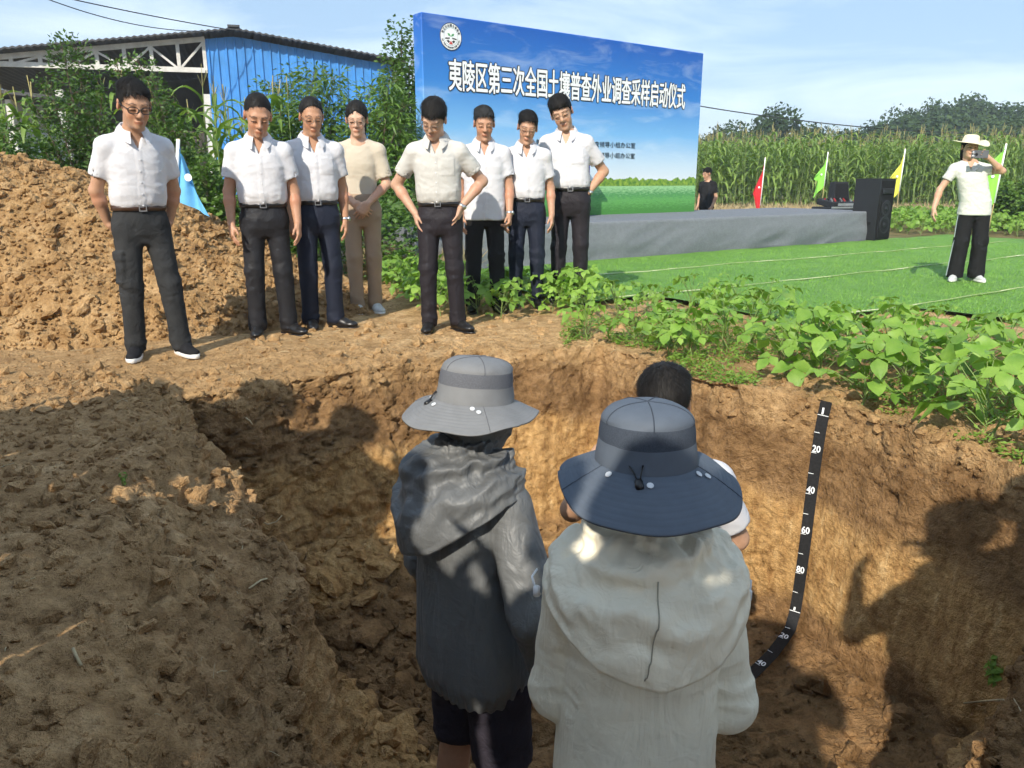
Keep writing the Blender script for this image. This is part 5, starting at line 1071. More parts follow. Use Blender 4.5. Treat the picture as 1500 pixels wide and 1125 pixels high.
# leafy undergrowth (nobody could count it)
def leaf_mass(name, label, boxes, n, L, W, mat, seed):
    r = np.random.default_rng(seed); B = []
    for (x0_, x1, y0, y1, h) in boxes:
        k = int(n * (x1 - x0_) * (y1 - y0)); x = r.uniform(x0_, x1, k); y = r.uniform(y0, y1, k); hh = h * (.55 + .9 * (fbm(np.stack([x * 1.6, y * 1.6, 0 * x + seed], -1), 3) + .35)); z = hh * r.random(k) ** .5; B.append(np.stack([x, y, np.maximum(z, .01)], -1))
    B = np.concatenate(B); k = len(B); D = r.normal(0, 1, (k, 3)); D[:, 2] = np.abs(D[:, 2]) * .35; V, F = leaves_np(B, D, r.normal(0, .45, (k, 3)) + [0, -.25, 1], L * r.uniform(.6, 1.3, k), W * r.uniform(.7, 1.2, k), .25, .2)
    return tag(link(name, mesh_np(name, V, F, mat, False)), label, 'undergrowth', kind='stuff')
leaf_mass('undergrowth', 'dense leafy undergrowth behind the dirt pile', [(-6.5, -2.2, 7.6, 9.4, .75), (-3.4, -1.0, 8.0, 10.4, .85), (-2.2, -.6, 9.4, 10.6, 1.1)], 900, .07, .03, M_BUSH, 11)
leaf_mass('undergrowth', 'green vines below the shrubs beside the blue flag', [(-3.3, -1.9, 7.2, 8.2, .75)], 2400, .07, .03, M_PEACH, 12)
r = np.random.default_rng(15); k = 2600; B = np.stack([r.uniform(-1.7, -.5, k), r.uniform(8.9, 9.9, k), 0 * np.zeros(k)], -1); V, F = leaves_np(B, np.stack([r.normal(0, .35, k), r.normal(0, .35, k), np.ones(k)], -1), r.normal(0, 1, (k, 3)), r.uniform(.25, .6, k), np.full(k, .004), .1, .15); tag(link('dry_grass', mesh_np('dry_grass', V, F, M_DRY, False)), 'dry straw-coloured grass behind the woman', 'grass', kind='stuff')
k = 5200; B = np.stack([r.uniform(5.5, 24, k), r.uniform(28.0, 30.2, k), np.zeros(k)], -1); V, F = leaves_np(B, np.stack([r.normal(0, .5, k), r.normal(0, .5, k), np.ones(k)], -1), r.normal(0, 1, (k, 3)), r.uniform(.15, .5, k), np.full(k, .010), .1, .2); tag(link('dry_grass', mesh_np('dry_grass', V, F, M_DRY, False)), 'dry grass verge along the foot of the corn', 'grass', kind='stuff')

# far trees on the rise to the right
def crown_mesh(seed, n, lobes, L, tall=1.0):
    r = np.random.default_rng(seed); B = []; N = []
    for k in range(lobes):
        c = np.array([r.normal(0, .36), r.normal(0, .36), r.uniform(-.5, .6) * tall]); c[:2] *= (1 - .5 * max(0, c[2] / tall)); R = r.uniform(.22, .42); m = n // lobes; d = r.normal(size=(m, 3)); d /= np.linalg.norm(d, axis=1)[:, None]; B.append(c + d * R * r.uniform(.65, 1.05, (m, 1)) * (1 + .25 * noise(d * 2 + k))[:, None]); N.append(d)
    B = np.concatenate(B); N = np.concatenate(N); k = len(B); D = r.normal(size=(k, 3)); V, F = leaves_np(B, D, N + r.normal(0, .4, (k, 3)), L * r.uniform(.6, 1.3, k), L * .36 * np.ones(k), .2, .1); return V, F
CRM = [mesh_np('crown', *crown_mesh(50 + k, 5200, 16, .085, 1.0), M_FAR, False) for k in range(4)]; V, F = crown_mesh(60, 3000, 14, .08, 1.0); V[:, :2] *= (.55 - .42 * np.clip(V[:, 2:3], -1, 1)); CONI = mesh_np('crown', V, F, M_FAR, False)
TRK = MB().tube([(0, 0, 0), (.02, 0, .5), (0, .02, 1.0)], [.05, .035, .015], 6).mesh('trunk', M_BARK, True)
hx, hy = np.meshgrid(np.linspace(-20, 160, 70), np.linspace(46, 230, 60)); hzf = 6.5 * sstep(46, 130, hy) * sstep(15, 85, hx) + 2.2 * sstep(60, 150, hy) + 1.5 * fbm(np.stack([hx * .03, hy * .03, 0 * hx], -1), 3) * sstep(46, 80, hy) - .4
M_HILL = plain('wooded hillside', (.030, .055, .022), .95, .1, sc=.3, var=.5); hill = tag(MB().grid(np.stack([hx, hy, hzf], -1)).obj('hill', M_HILL, None, True), 'wooded low hill rising on the right horizon', kind='structure')
def hz_at(x, y): return float(6.5 * sstep(46, 130, np.array(y)) * sstep(15, 85, np.array(x)) + 2.2 * sstep(60, 150, np.array(y)) - .4)
far = [(1035, 192, 70, .9, 0), (1068, 186, 72, 1, 1), (1112, 178, 66, 1.1, 2), (1162, 150, 60, 1.0, 3), (1092, 190, 80, 1, 3), (1215, 165, 62, .45, 4), (1186, 190, 64, .9, 0), (1262, 180, 66, 1.2, 1), (1292, 172, 68, 1.3, 2), (1240, 188, 60, 1, 3), (1325, 166, 72, 1.1, 0), (1352, 148, 76, .8, 1), (1382, 140, 78, .9, 2), (1410, 136, 80, .9, 3), (1370, 164, 66, 1.4, 0), (1430, 162, 70, 1.3, 1), (1450, 152, 84, 1.2, 2), (1480, 150, 80, 1.3, 3), (1508, 140, 78, 1.4, 0), (1545, 145, 76, 1.3, 2), (1330, 186, 58, 1.3, 2), (1400, 182, 58, 1.4, 3), (1470, 180, 58, 1.5, 0), (1530, 176, 58, 1.5, 1), (1290, 190, 56, 1.2, 3), (1140, 192, 58, 1.0, 1)]
desc = ['pale rounded', 'low rounded', 'dome shaped', 'tall open crowned', 'small background', 'pointed conifer-like', 'short bushy', 'wide dark', 'round dark', 'low bushy', 'dark leaning', 'thin topped', 'tall twin topped', 'highest airy']
for k, (u, v, Y, wf, kind) in enumerate(far):
    t = at_y(u, v, Y); g0 = hz_at(t[0], Y) - .3; h = t[2] - g0
    if h < 3.5: g0 = t[2] - 3.5; h = 3.5
    o = empty('tree', (t[0], Y, g0)); tag(o, 'leafy tree on the rise beyond the corn, %s from the left' % nth(1 + sorted(q[0] for q in far).index(u)), 'tree', 'trees on the rise beyond the corn field')
    if k == 3: tag(o, 'tall pale green tree standing above the corn, right of the backdrop')
    if k == 5: tag(o, 'small pointed tree with a narrow top above the corn'); o['group'] = 'trees on the rise beyond the corn field'
    hh = min(h * .52, 5.2); cz = h - hh * .93; link('trunk', TRK, o, (0, 0, 0), None, (h * .8, h * .8, cz + hh * .3)); link('crown', CONI if kind == 4 else CRM[kind], o, (0, 0, cz), (0, 0, r.uniform(0, 6.3)), (hh * wf * 1.05, hh * wf * 1.05, hh))
fx = []
for k in range(110): fx.append((r.uniform(8, 110), r.uniform(62, 140)))
items = []
def mesh_vf(me): v = np.zeros(len(me.vertices) * 3, np.float32); me.vertices.foreach_get('co', v); f = np.zeros(len(me.loops), np.int32); me.loops.foreach_get('vertex_index', f); return v.reshape(-1, 3), f.reshape(-1, 3)
Lr = [mesh_np('far_crown', *crown_mesh(70 + k, 260, 8, .24), M_FAR, False) for k in range(3)]
o = joined('far_wood', [(Lr[r.integers(3)], rotz(r.uniform(0, 6)) * r.uniform(1.7, 2.8), np.array([x, y, hz_at(x, y) + 1.0])) for x, y in fx], M_FAR); tag(o, 'far wood covering the hillside behind the corn', 'wood', kind='stuff')
# ------------------------------------------------------------------ surface lookup for things that touch the ground
from mathutils.bvhtree import BVHTree
keep = 74 + 95 + 150; vv = G2[:keep].reshape(-1, 3); ff = Fq[:(keep - 1) * NC]; cm = (vv[ff].mean(1)[:, 1] > .5)
BVH = BVHTree.FromPolygons(vv.tolist(), ff[cm].tolist())
def surf(u, v, off=0.0):                 # where the view ray through a photo pixel meets the soil
    d = Vector(ray(u, v)).normalized(); h = BVH.ray_cast(Vector((0, 0, HC)), d); return np.array(h[0]) - np.array(d) * off, np.array(h[1])
def drop(x, y, top=.6):
    h = BVH.ray_cast(Vector((x, y, top)), Vector((0, 0, -1))); return float(h[0].z) if h[0] is not None else gz(x, y)

# ------------------------------------------------------------------ people in the pit
def nylon(name, c, rough, wa, spec=.4, var=.06, cs=(1, 1, 1)):
    m = Mat(name, rough, spec); co = m.coord('Object', scale=cs); c = np.array(c); n = m.noise(co, 6, 3); m.color(m.ramp(n, [(.3, tuple(c * (1 - var))), (.7, tuple(np.minimum(c * (1 + var), 1)))]))
    w = m.noise(m.coord('Object', scale=(16, 16, 4)), 1.0, 3, .5, 1.2); w2 = m.noise(m.coord('Object', rot=(.5, .6, .2), scale=(14, 40, 24)), 1.0, 3, .5, 1.0); m.bump(w, wa, .022); m.bump(w2, wa * .7, .012); m.bump(m.noise(co, 140, 2), .2, .002); return m.m
M_BEIGE = nylon('cream crinkled nylon', (.84, .775, .61), .62, .46, .3); M_GREYJ = nylon('dark grey coated nylon', (.125, .13, .132), .5, .5, .4, .1)
M_HATG = plain('grey hat fabric', (.19, .195, .20), .75, .25, sc=30, var=.06); M_HATGM = plain('grey hat mesh', (.115, .12, .135), .85, .2, sc=420, var=.22)
M_HATD = plain('slate hat fabric', (.095, .115, .145), .7, .3, sc=30, var=.06); M_HATDM = plain('slate hat mesh', (.052, .064, .085), .85, .2, sc=420, var=.22)
M_SNAP = plain('pale reflective dot', (.62, .64, .66), .4); M_TOG = plain('black plastic toggle', (.010, .010, .011), .3, .5); M_GAIT = cloth('grey neck gaiter', (.14, .138, .128), .85, wr=10, wamp=.5); M_INNER = plain('black mask', (.008, .008, .009), .9)
M_SEAMB = plain('stitched seam', (.42, .38, .29), .8); M_CORD = plain('white cord lock', (.72, .73, .74), .4)

def bucket_hat(parent, S, hc, R, fab, mesh, back=.105, side=.074, tog=.5):
    """wide-brim hat; local -y is the front"""
    th = np.linspace(0, 2 * np.pi, 97); ca, sa = np.cos(th), np.sin(th); rx, ry = .097, .110; base = np.array([0, .010, .030])
    def put(G_): return (hc + (np.asarray(G_) + base) @ R.T) * S
    def ring(k, z, wob=0): q = k + wob * (np.sin(3 * th + 1) * .010 + np.sin(5 * th) * .006 + np.sin(9 * th + k * 9) * .003); return np.stack([rx * q * ca, ry * q * sa, np.full(97, z)], -1)
    hat = link('hat', MB().grid(put(np.stack([ring(1.05, .0), ring(1.035, .012, 1), ring(1.0, .030, 1), ring(.98, .046)]).reshape(-1, 3)).reshape(4, 97, 3)).mesh('hat', fab, True), parent)
    MB().grid(put(np.stack([ring(.982, .044), ring(.972, .060, .5), ring(.945, .078), ring(.935, .082)]).reshape(-1, 3)).reshape(4, 97, 3)).obj('mesh_band', mesh, hat, True)
    rows = [ring(.946, .077), ring(.935, .081)] + [ring(.935 * math.cos(t) ** .68 if t < 1.5 else .02, .081 + .036 * math.sin(t), 1.6) for t in np.linspace(.12, 1.54, 12)] + [ring(.001, .1172)]
    MB().grid(put(np.stack(rows).reshape(-1, 3)).reshape(len(rows), 97, 3)).obj('crown', fab, hat, True)
    wd = -.006 + side + (back - side) * sstep(-.1, 1, sa) - .004 * (sa < 0); sl = .34 + .24 * sstep(0, 1, sa) + .10 * sstep(0, 1, -sa) * 0; wav = .005 * np.sin(2 * th + .6) + .006 * np.sin(3 * th + 2) + .003 * np.sin(7 * th)
    up = []; dn = []
    for t in np.linspace(0, 1, 46):
        q = wd * t; z = -sl * q - .10 * q * t + wav * t ** 1.5 - .0011 * (np.abs(math.sin(t * np.pi * 9)) < .28) * (.04 < t < .97); x = (rx * 1.045 + q) * ca; y = (ry * 1.045 + q) * sa
        up.append(np.stack([x, y, z], -1)); dn.append(np.stack([x, y, z - .0035], -1))
    Gq = np.stack(up + dn[::-1]); MB().grid(put(Gq.reshape(-1, 3)).reshape(Gq.shape)).obj('brim', fab, hat, True)
    for a in (.45, 1.57, 2.69, 4.2, 5.3):             # panel seams over the crown and across the brim
        i = int(a / (2 * np.pi) * 96); m = MB().tube([r_[i] * 1.004 for r_ in rows[1:-1]], .0011, 4, False); m.V = [put(v) for v in m.V]; m.obj('panel_seam', mesh, hat, True)
    for a in (.45, 2.69):
        i = int(a / (2 * np.pi) * 96); m = MB().tube([u_[i] + [0, 0, .0006] for u_ in up[::3]], .0009, 4, False); m.V = [put(v) for v in m.V]; m.obj('brim_seam', mesh, hat, True)
    def on_brim(a, t): i = int(a / (2 * np.pi) * 96) % 96; return up[int(t * 45)][i] + [0, 0, .0025]
    for a, t in ((.75, .14), (1.50, .20), (2.46, .14), (2.56, .28)):
        a %= 2 * np.pi; c = on_brim(a, t); nrm = unit(np.cross(on_brim(a + .1, t) - c, on_brim(a, min(t + .1, .95)) - c)); nrm = nrm if nrm[2] > 0 else -nrm
        m = MB().lathe([(.0001, .0012), (.0062, .001), (.0068, 0)], 14, (0, 0, 0), np.array(Vector(nrm).to_track_quat('Z', 'Y').to_matrix())); m.V = [put(v + c) for v in m.V]; m.obj('snap_dot', M_SNAP, hat)
    a = np.pi / 2 + tog; c0 = np.array([rx * 1.03 * math.cos(a - .1), ry * 1.03 * math.sin(a - .1), .016]); c1 = np.array([rx * 1.03 * math.cos(a + .16), ry * 1.03 * math.sin(a + .16), .020]); cm_ = np.array([rx * 1.22 * math.cos(a + .12), ry * 1.22 * math.sin(a + .12), -.012])
    m = MB().tube([c0, (c0 + cm_) / 2 + [0, 0, .004], cm_], .0016, 6).tube([c1, (c1 + cm_) / 2 + [0, 0, .004], cm_], .0016, 6); m.V = [put(v) for v in m.V]; tg = m.obj('draw_cord', M_TOG, hat, True)
    m = MB().lathe([(.001, -.011), (.007, -.010), (.0085, -.002), (.0075, .006), (.008, .010), (.001, .012)], 12, cm_, rotx(1.1) @ rotz(a)); m.V = [put(v) for v in m.V]; m.obj('toggle', M_TOG, hat, True)
    return hat

def jacket(body, info, mat, seed, hood, hem=.80, wid=1.0, vol=.006, gather=False, fa=.012):
    S, sh, el, wr = info['S'], info['shd'], info['elb'], info['wri']
    P = np.array([*sh.values(), *el.values(), *wr.values()]); lo = np.minimum(P.min(0) - .12, [-.30, -.26, hem - .03]); hi = np.maximum(P.max(0) + .12, [.30, .30, 1.50]); V = Vol(lo, hi, vol)
    zs = [hem, hem + .06, 1.0, 1.15, 1.28, 1.36, 1.41, 1.45]; aa = np.array([.192, .188, .172, .162, .162, .145, .10, .07]) * wid; bb = np.array([.140, .145, .140, .134, .130, .115, .092, .07])
    if gather: aa[:2] = (.165, .185); bb[:2] = (.125, .14)
    V.put(loft(zs, 0, .015, aa, bb, 2.5))
    for s in (-1, 1):
        V.put(rcone((s * .04, .02, 1.40), sh[s], .055, .062), .04); V.put(rcone(sh[s], el[s], .062, .062), .012); m_ = el[s] + (wr[s] - el[s]) * .86; V.put(rcone(el[s], m_, .062, .046), .02)
        ax = unit(wr[s] - el[s]); V.put(half(m_ + ax * .012, -ax, (m_ - .10, m_ + .12)), 0, 'int') if False else None
    JV, JF = V.nets(); JV = relax(JV, JF, 3, .5)
    for amp, sc, wp, sd in ((fa, (5.0, 5.0, .8), .5, 1), (fa * .4, (11, 11, 2.2), .7, 2)):
        N_ = vnormals(JV, JF); JV = fold_disp(JV, N_, amp, sc, wp, seed * 7 + sd * 3)
    for s in (-1, 1):                    # crushed folds in the crook of the arm and under the shoulder
        w = np.exp(-(np.linalg.norm(JV - (el[s] * .85 + sh[s] * .15), axis=1) / .10) ** 2) + .7 * np.exp(-(np.linalg.norm(JV - (sh[s] + [-s * .05, .06, -.12]), axis=1) / .09) ** 2); N_ = vnormals(JV, JF); JV = JV + (fold_disp(JV, N_, 1.0, (6, 6, 15), .8, seed + s) - JV) * (.020 * w)[:, None]
    if gather: w = sstep(hem + .10, hem + .02, JV[:, 2]); JV = JV + vnormals(JV, JF) * (.0035 * w * np.sin(np.arctan2(JV[:, 1], JV[:, 0]) * 34))[:, None]
    jk = link('jacket', mesh_np('jacket', JV * S, JF, mat, True), body)
    # hood lying on the back: a draped sheet from the neck to a rolled lower edge
    ns, nt_ = 110, 64; ph_ = np.linspace(-2.15, 2.15, ns); sg = hood.get('skew', 0.0); rows = []; amp = hood['amp']
    zedge = np.interp(np.abs(ph_ - sg), [0, .6, 1.2, 1.7, 2.3], hood['z']); redge = np.interp(np.abs(ph_ - sg * .5), [0, .6, 1.2, 1.7, 2.3], hood['r'])
    tt = list(np.linspace(0, 1, nt_)) + [1.04, 1.07, 1.06, 1.0]
    for t in tt:
        q = min(t, 1.0); rr_ = .066 + (redge - .066) * (.12 * q + .88 * sstep(.10, 1.0, q) ** .8); z = 1.525 - (1.525 - zedge) * (.42 * q + .58 * q ** 2.0)
        P_ = np.stack([ph_ * 1.5, np.full(ns, q * 3.0), np.full(ns, seed * 3.7)], -1); wv_ = noise(P_) * 2.2 + noise(P_ * 2.3 + 4) * .8
        f = amp * math.sin(math.pi * min(q * 1.02, 1)) ** .7 * (.7 * np.sin(2 * np.pi * (hood['n'] * q) + wv_ * 2.2) + .5 * (.5 - 2.2 * np.abs(noise(P_ * np.array([1.6, 2.6, 1]) + 7))))
        f = f + .22 * amp * (.5 - 2.2 * np.abs(noise(P_ * np.array([3.4, 3, 1]) + 3))) * (q > .08) + .004 * np.sin(ph_ * 17 + wv_ * 2) * (1 - q) ** 2 + hood.get('bulge', .02) * math.sin(math.pi * q) * np.exp(-((ph_ - sg) / 1.0) ** 2)
        if t > 1: rr_ = rr_ - (.012, .03, .05, .06)[tt[nt_:].index(t)]; z = z - (.006, .004, -.006, -.01)[tt[nt_:].index(t)]
        rows.append(np.stack([(rr_ + f) * np.sin(ph_), .028 + (rr_ * hood.get('ky', .92) + f) * np.cos(ph_), z + f * .6], -1))
    Gh = np.stack(rows); mb = MB().grid(Gh, False); HV = Gh[:nt_].reshape(-1, 3); mb.V = [v * S for v in mb.V]; hd = mb.obj('hood', mat, jk, True)
    return jk, hd, HV, JV

# cream jacket, slate hat
pos = np.array([.268, 1.45, drop(.285, 1.45)]); hgt = at_y(960, 585, 1.45)[2] - pos[2] - .035
pb, ib = make_person('person in cream nylon jacket and wide slate blue sun hat seen from behind', pos, math.pi + .06, hgt / 1.005, hs=1.02, head=(-.05, .16, 0), fat=1.0, shw=.80, top=None, botmat=M_BLACKP, hair=None, shoes='dress', legs='straight',
    arms={-1: dict(e=(-.055, .0, -.275), w=(.0, -.24, -.30), hd=(.5, -.8, 0)), 1: dict(e=(.02, -.05, -.27), w=(-.03, -.27, -.25), hd=(-.5, -.8, 0))}, seed=11, group='people standing in the pit')
hood = dict(z=[1.235, 1.27, 1.345, 1.385, 1.40], r=[.198, .205, .212, .205, .17], amp=.013, n=3.1, bulge=.022)
jk, hd, HV, JV = jacket(pb, ib, M_BEIGE, 3, hood, hem=.72, wid=.95)
bucket_hat(pb, ib['S'], ib['hc'], ib['Rh'] @ rotx(-.10), M_HATD, M_HATDM, back=.108, side=.080, tog=-.42)
def seam_on(V_, S, parent, path, mat, r_=.0016, name='seam', lift=.002):       # a stitched line that follows the cloth as seen from behind
    P = []
    for x, z in path:
        m = (np.abs(V_[:, 0] - x) < .012) & (np.abs(V_[:, 2] - z) < .012)
        if m.any(): i = np.where(m)[0][np.argmax(V_[m][:, 1])]; P.append(V_[i] + [0, lift, 0])
    if len(P) > 2:
        P = np.array(P); P0 = P.copy()
        for _ in range(14): P[1:-1, 0] = (P[:-2, 0] + P[1:-1, 0] * 2 + P[2:, 0]) / 4
        P[1:-1, 1:] = (P[:-2, 1:] + P[1:-1, 1:] * 2 + P[2:, 1:]) / 4; mb = MB().tube(P, r_, 5); mb.V = [v * S for v in mb.V]; mb.obj(name, mat, parent, True)
seam_on(HV, ib['S'], hd, [(.012 + .03 * t, 1.44 - .175 * t) for t in np.linspace(0, 1, 26)], M_SEAMB, .0015)
for s, zz in ((-1, 1.36), (1, 1.385)):
    q = np.array([s * .215, .0, zz]); mb = MB().tube([q, q + [s * .012, .02, -.005], q + [s * .006, .035, -.028], q + [s * -.004, .03, -.04]], .0026, 6).lathe([(.001, -.012), (.007, -.01), (.007, .01), (.001, .012)], 10, q + [s * .004, .034, -.03]); mb.V = [v * ib['S'] for v in mb.V]; mb.obj('cord_lock', M_CORD, hd, True)

# dark grey jacket, grey hat, turned to the right
pos = np.array([-.10, 1.97, drop(-.10, 1.97)]); hgt = at_y(705, 521, 1.95)[2] - pos[2] - .035; yawg = math.pi - .8
pg, ig = make_person('person in dark grey windbreaker with bunched hood, grey sun hat and dark shorts', pos, yawg, hgt / 1.005, hs=1.0, head=(.0, .10, 0), fat=.95, shw=.88, top=None, botmat=M_SHORT, hair=None, shoes='sneaker', legs='shorts',
    arms={-1: dict(e=(-.135, .03, -.26), w=(-.125, -.05, -.52), curl=.9, n=(1, 0, 0)), 1: dict(e=(.075, .0, -.285), w=(.055, -.10, -.53), curl=.6)}, seed=12, group='people standing in the pit')
mb = MB()
for s in (-1, 1): mb.tube([(s * .10, .0, .56), (s * .102, .004, .47), (s * .105, .03, .32), (s * .104, .022, .14), (s * .103, .02, .05)], [.066, .052, .054, .036, .034], 14)
V_ = np.concatenate(mb.V) * ig['S']; me = mesh_np('legs', V_, [np.concatenate(mb.F4), np.concatenate(mb.F3)], M_SKIN, True, col=np.tile(np.array((.46, .27, .18)), (len(V_), 1))); link('bare_legs', me, pg)
hood = dict(z=[1.20, 1.245, 1.33, 1.38, 1.40], r=[.215, .215, .212, .20, .17], amp=.019, n=2.8, bulge=.035, skew=.35)
jacket(pg, ig, M_GREYJ, 8, hood, hem=.745, wid=.98, gather=True)
bucket_hat(pg, ig['S'], ig['hc'], ig['Rh'] @ rotx(.02), M_HATG, M_HATGM, back=.092, side=.082, tog=-.55)
T = (ig['hc'], ig['Rh'], ig['hs'])
V = Vol(ig['hc'] - [.16, .18, .26], ig['hc'] + [.16, .18, .1], .0048)
for p, k in [(ell((0, .010, .0), (.086, .100, .078), None, T), 0), (ell((0, -.032, -.040), (.073, .082, .085), None, T), .03), (headcone((0, .01, -.08), (0, .02, -.17), .072, .082, T), .03)]: V.put(p, k)
V.put(half(T[0] + T[1] @ np.array([0, 0, .012]), T[1] @ np.array([0, -.10, -1.0]), (ig['hc'] - .3, ig['hc'] + .3)), .004, 'int')
XV, XF = V.nets(); XV = relax(XV, XF, 2, .5); XV = fold_disp(XV, vnormals(XV, XF), .016, (9, 9, 26), .8, 3.3); link('neck_gaiter', mesh_np('neck_gaiter', XV * ig['S'], XF, M_GAIT, True), pg)
V = Vol(ig['hc'] - [.16, .18, .16], ig['hc'] + [.16, .18, .12], .006); V.put(ell((0, .012, .012), (.083, .101, .075), None, T)); V.put(half(T[0] + T[1] @ np.array([0, 0, .045]), T[1] @ np.array([0, 0, -1.0]), (ig['hc'] - .3, ig['hc'] + .3)), 0, 'int'); XV, XF = V.nets(); link('head_band', mesh_np('head_band', XV * ig['S'], XF, M_INNER, True), pg)

# man in white tee in front of them
pos = np.array([.465, 2.22, drop(.50, 2.22)]); hgt = at_y(985, 540, 2.22)[2] - pos[2]
pw, iw = make_person('dark-haired man in white tee, mostly hidden behind the slate hat', pos, math.pi, hgt / 1.01, hs=1.0, head=(0, .32, 0), fat=1.0, lean=(0, -.03), top='tee', topmat=M_SHIRT, botmat=M_TEE, hair='short', legs='straight', tuck=False,
    arms={-1: dict(e=(-.11, -.08, -.24), w=(-.02, -.30, -.10), hd=(.4, -.3, .6), sleeve=.70), 1: dict(e=(.10, -.18, -.18), w=(.0, -.32, -.02), hd=(-.3, -.3, .5))}, seed=13, group='people standing in the pit', vol=.0055)

# ------------------------------------------------------------------ woman photographing on the turf, man behind the stage
p, h = stand(1411, 418, 195); p[2] = float(turf_z(np.array([p[0]]), np.array([p[1]]))[0]) + .004
wv, iw9 = make_person('woman in straw sun hat, white blouse and wide black trousers photographing with a phone', p, -.18, (h - .03) / 1.045, hs=1.03, head=(.0, .06, .06), fat=.86, lean=(-.15, 0), top='blouse', tuck=False, topmat=M_BLOUSE, botmat=M_TEE, hair='woman', shoes='sneaker', legs='wide',
    arms={-1: dict(e=(-.13, .0, -.245), w=(-.20, -.09, -.475), hd=(-.1, -.2, -.8), sleeve=.55), 1: dict(e=(.15, -.17, -.03), w=(-.055, -.245, .125), hd=(-.5, -.12, .25), n=(.1, -.9, .3), th=(0, .2, -1), curl=.6, sleeve=.6)}, feet={-1: dict(p=(-.115, -.01), t=-.5), 1: dict(p=(.125, -.02), t=.2)}, seed=9, skin=(.55, .34, .23))
S9, hc9, R9 = iw9['S'], iw9['hc'], iw9['Rh']; M_STRAW = plain('cream straw', (.72, .66, .47), .8, sc=60, var=.12); th = np.linspace(0, 2 * np.pi, 49); rows = []
for r_, z in ((.002, .118), (.05, .116), (.078, .102), (.088, .075), (.094, .040), (.10, .030), (.15, .026), (.20, .020), (.205, .016), (.15, .021), (.098, .024)):
    w = sstep(.1, .2, r_); rows.append(np.stack([r_ * np.cos(th), .012 + r_ * np.sin(th) * 1.05, z + .03 + w * (.028 * np.sin(2 * th + .9) + .015 * np.sin(3 * th))], -1))
Gq = np.stack(rows); link('sun_hat', MB().grid(((hc9 + Gq.reshape(-1, 3) @ R9.T) * S9).reshape(Gq.shape), True).mesh('sun_hat', M_STRAW, True), wv)
mb = MB(); bl = [c for c in wv.children if c.name.startswith('blouse')][0]                    # ruffled neckline and white side stripes
t = np.linspace(-2.6, 2.6, 60); G_ = np.stack([np.stack([(.085 + q) * np.sin(t), .015 + (.078 + q) * np.cos(t) - .02 * (np.abs(t) > 2), 1.425 - .065 * (1 - np.cos(t)) / 2 - q * .7 + .010 * np.sin(t * 14) * (q > .02)], -1) for q in (0, .03, .062)]); mb.grid(G_); mb.V = [v * S9 for v in mb.V]; mb.obj('ruffle', M_BLOUSE, bl, True)
tr9 = [c for c in wv.children if c.name.startswith('trousers')][0]
for s in (-1, 1):
    mb = MB(); ank_ = np.array([s * .12, .0, .06]); kn_ = np.array([s * .10 + s * .005, -.02, .49]); hp_ = np.array([s * .080, 0, .90]); rr = [(hp_, .088, .95), (hp_, .094, .86), ((hp_ + kn_) / 2, .092, .69), (kn_, .086, .49), ((kn_ + ank_) / 2, .090, .28), (ank_, .094, .06)]
    Gq = np.stack([np.stack([np.array([c[0] + s * q, c[1] + o, z]) for o in (-.014, .014)]) for c, q, z in rr]); mb.grid(Gq); mb.V = [v * S9 for v in mb.V]; mb.obj('side_stripe', M_WHITE, tr9, True)
hw = to_world(iw9, iw9['wri'][1] + unit((-.5, -.12, .25)) * .07 + np.array([-.02, -.02, .0])); M_PH = plain('grey phone back', (.10, .105, .115), .35, .5)
ph = empty('smartphone', tuple(hw), -.18); tag(ph, 'grey phone held sideways by the woman in the straw hat', 'phone'); MB().box((-.03, -.03, .0), (.155, .009, .076), bev=.004).obj('body', M_PH, ph)
for x, z in ((-.09, .016), (-.09, -.016), (-.062, 0)): MB().lathe([(.0001, .003), (.009, .003), (.0125, .002), (.0125, 0)], 14, (x, -.036, z), rotx(math.pi / 2)).obj('lens', M_STEEL if x < -.08 else M_GRL, ph)
q = at_y(1038, 247, 17.6); zb = gz(q[0], 17.6)
make_person('man in black tee and trousers walking behind the stage beside the backdrop', (q[0], 17.6, zb), -.85, (q[2] - zb) / 1.0, hs=1.05, head=(-.3, .3, 0), fat=.98, top='tee', tuck=False, topmat=M_TEE, botmat=M_TEE, hair='short', legs='straight', vol=.008, seed=14)

# ------------------------------------------------------------------ measuring tape down the pit face
M_TAPE = plain('black woven tape', (.014, .014, .015), .75, .3, sc=90, var=.4)
px = [(1210.5, 588), (1206, 602), (1201, 633), (1196.5, 664), (1192, 694), (1188, 724), (1184.5, 753), (1181, 783), (1177.5, 812), (1173, 840), (1169, 868), (1166, 897), (1159.5, 922), (1149, 948), (1132, 968), (1112, 985), (1092, 1003), (1074, 1024)]
P = np.array([surf(u, v, .02)[0] for u, v in px]); P2 = P.copy()
for _ in range(2): P2[1:-1] = P2[:-2] * .25 + P2[1:-1] * .5 + P2[2:] * .25
out = np.array([(-.35, -.9, .35)]); dcam = np.array([0, 0, HC]) - P2; dcam /= np.linalg.norm(dcam, axis=1)[:, None]; P2 = P2 + dcam * .022; P2[13:, 2] += .035
Tn = np.gradient(P2, axis=0); Tn /= np.linalg.norm(Tn, axis=1)[:, None]; wn = dcam * .55 + unit((-.78, -.55, .3)) * .45; wn[13:] = dcam[13:] * .5 + np.array([0, 0, .6]); sdv = np.cross(Tn, wn); sdv /= np.linalg.norm(sdv, axis=1)[:, None]; nrm = np.cross(sdv, Tn); sdv = sdv * np.sign(sdv[:, :1]); HWD = .028
tape = empty('measuring_tape', tuple(P2[0])); tag(tape, 'black measuring tape with white numbers hanging down the right pit wall', 'measuring tape'); O = P2[0]
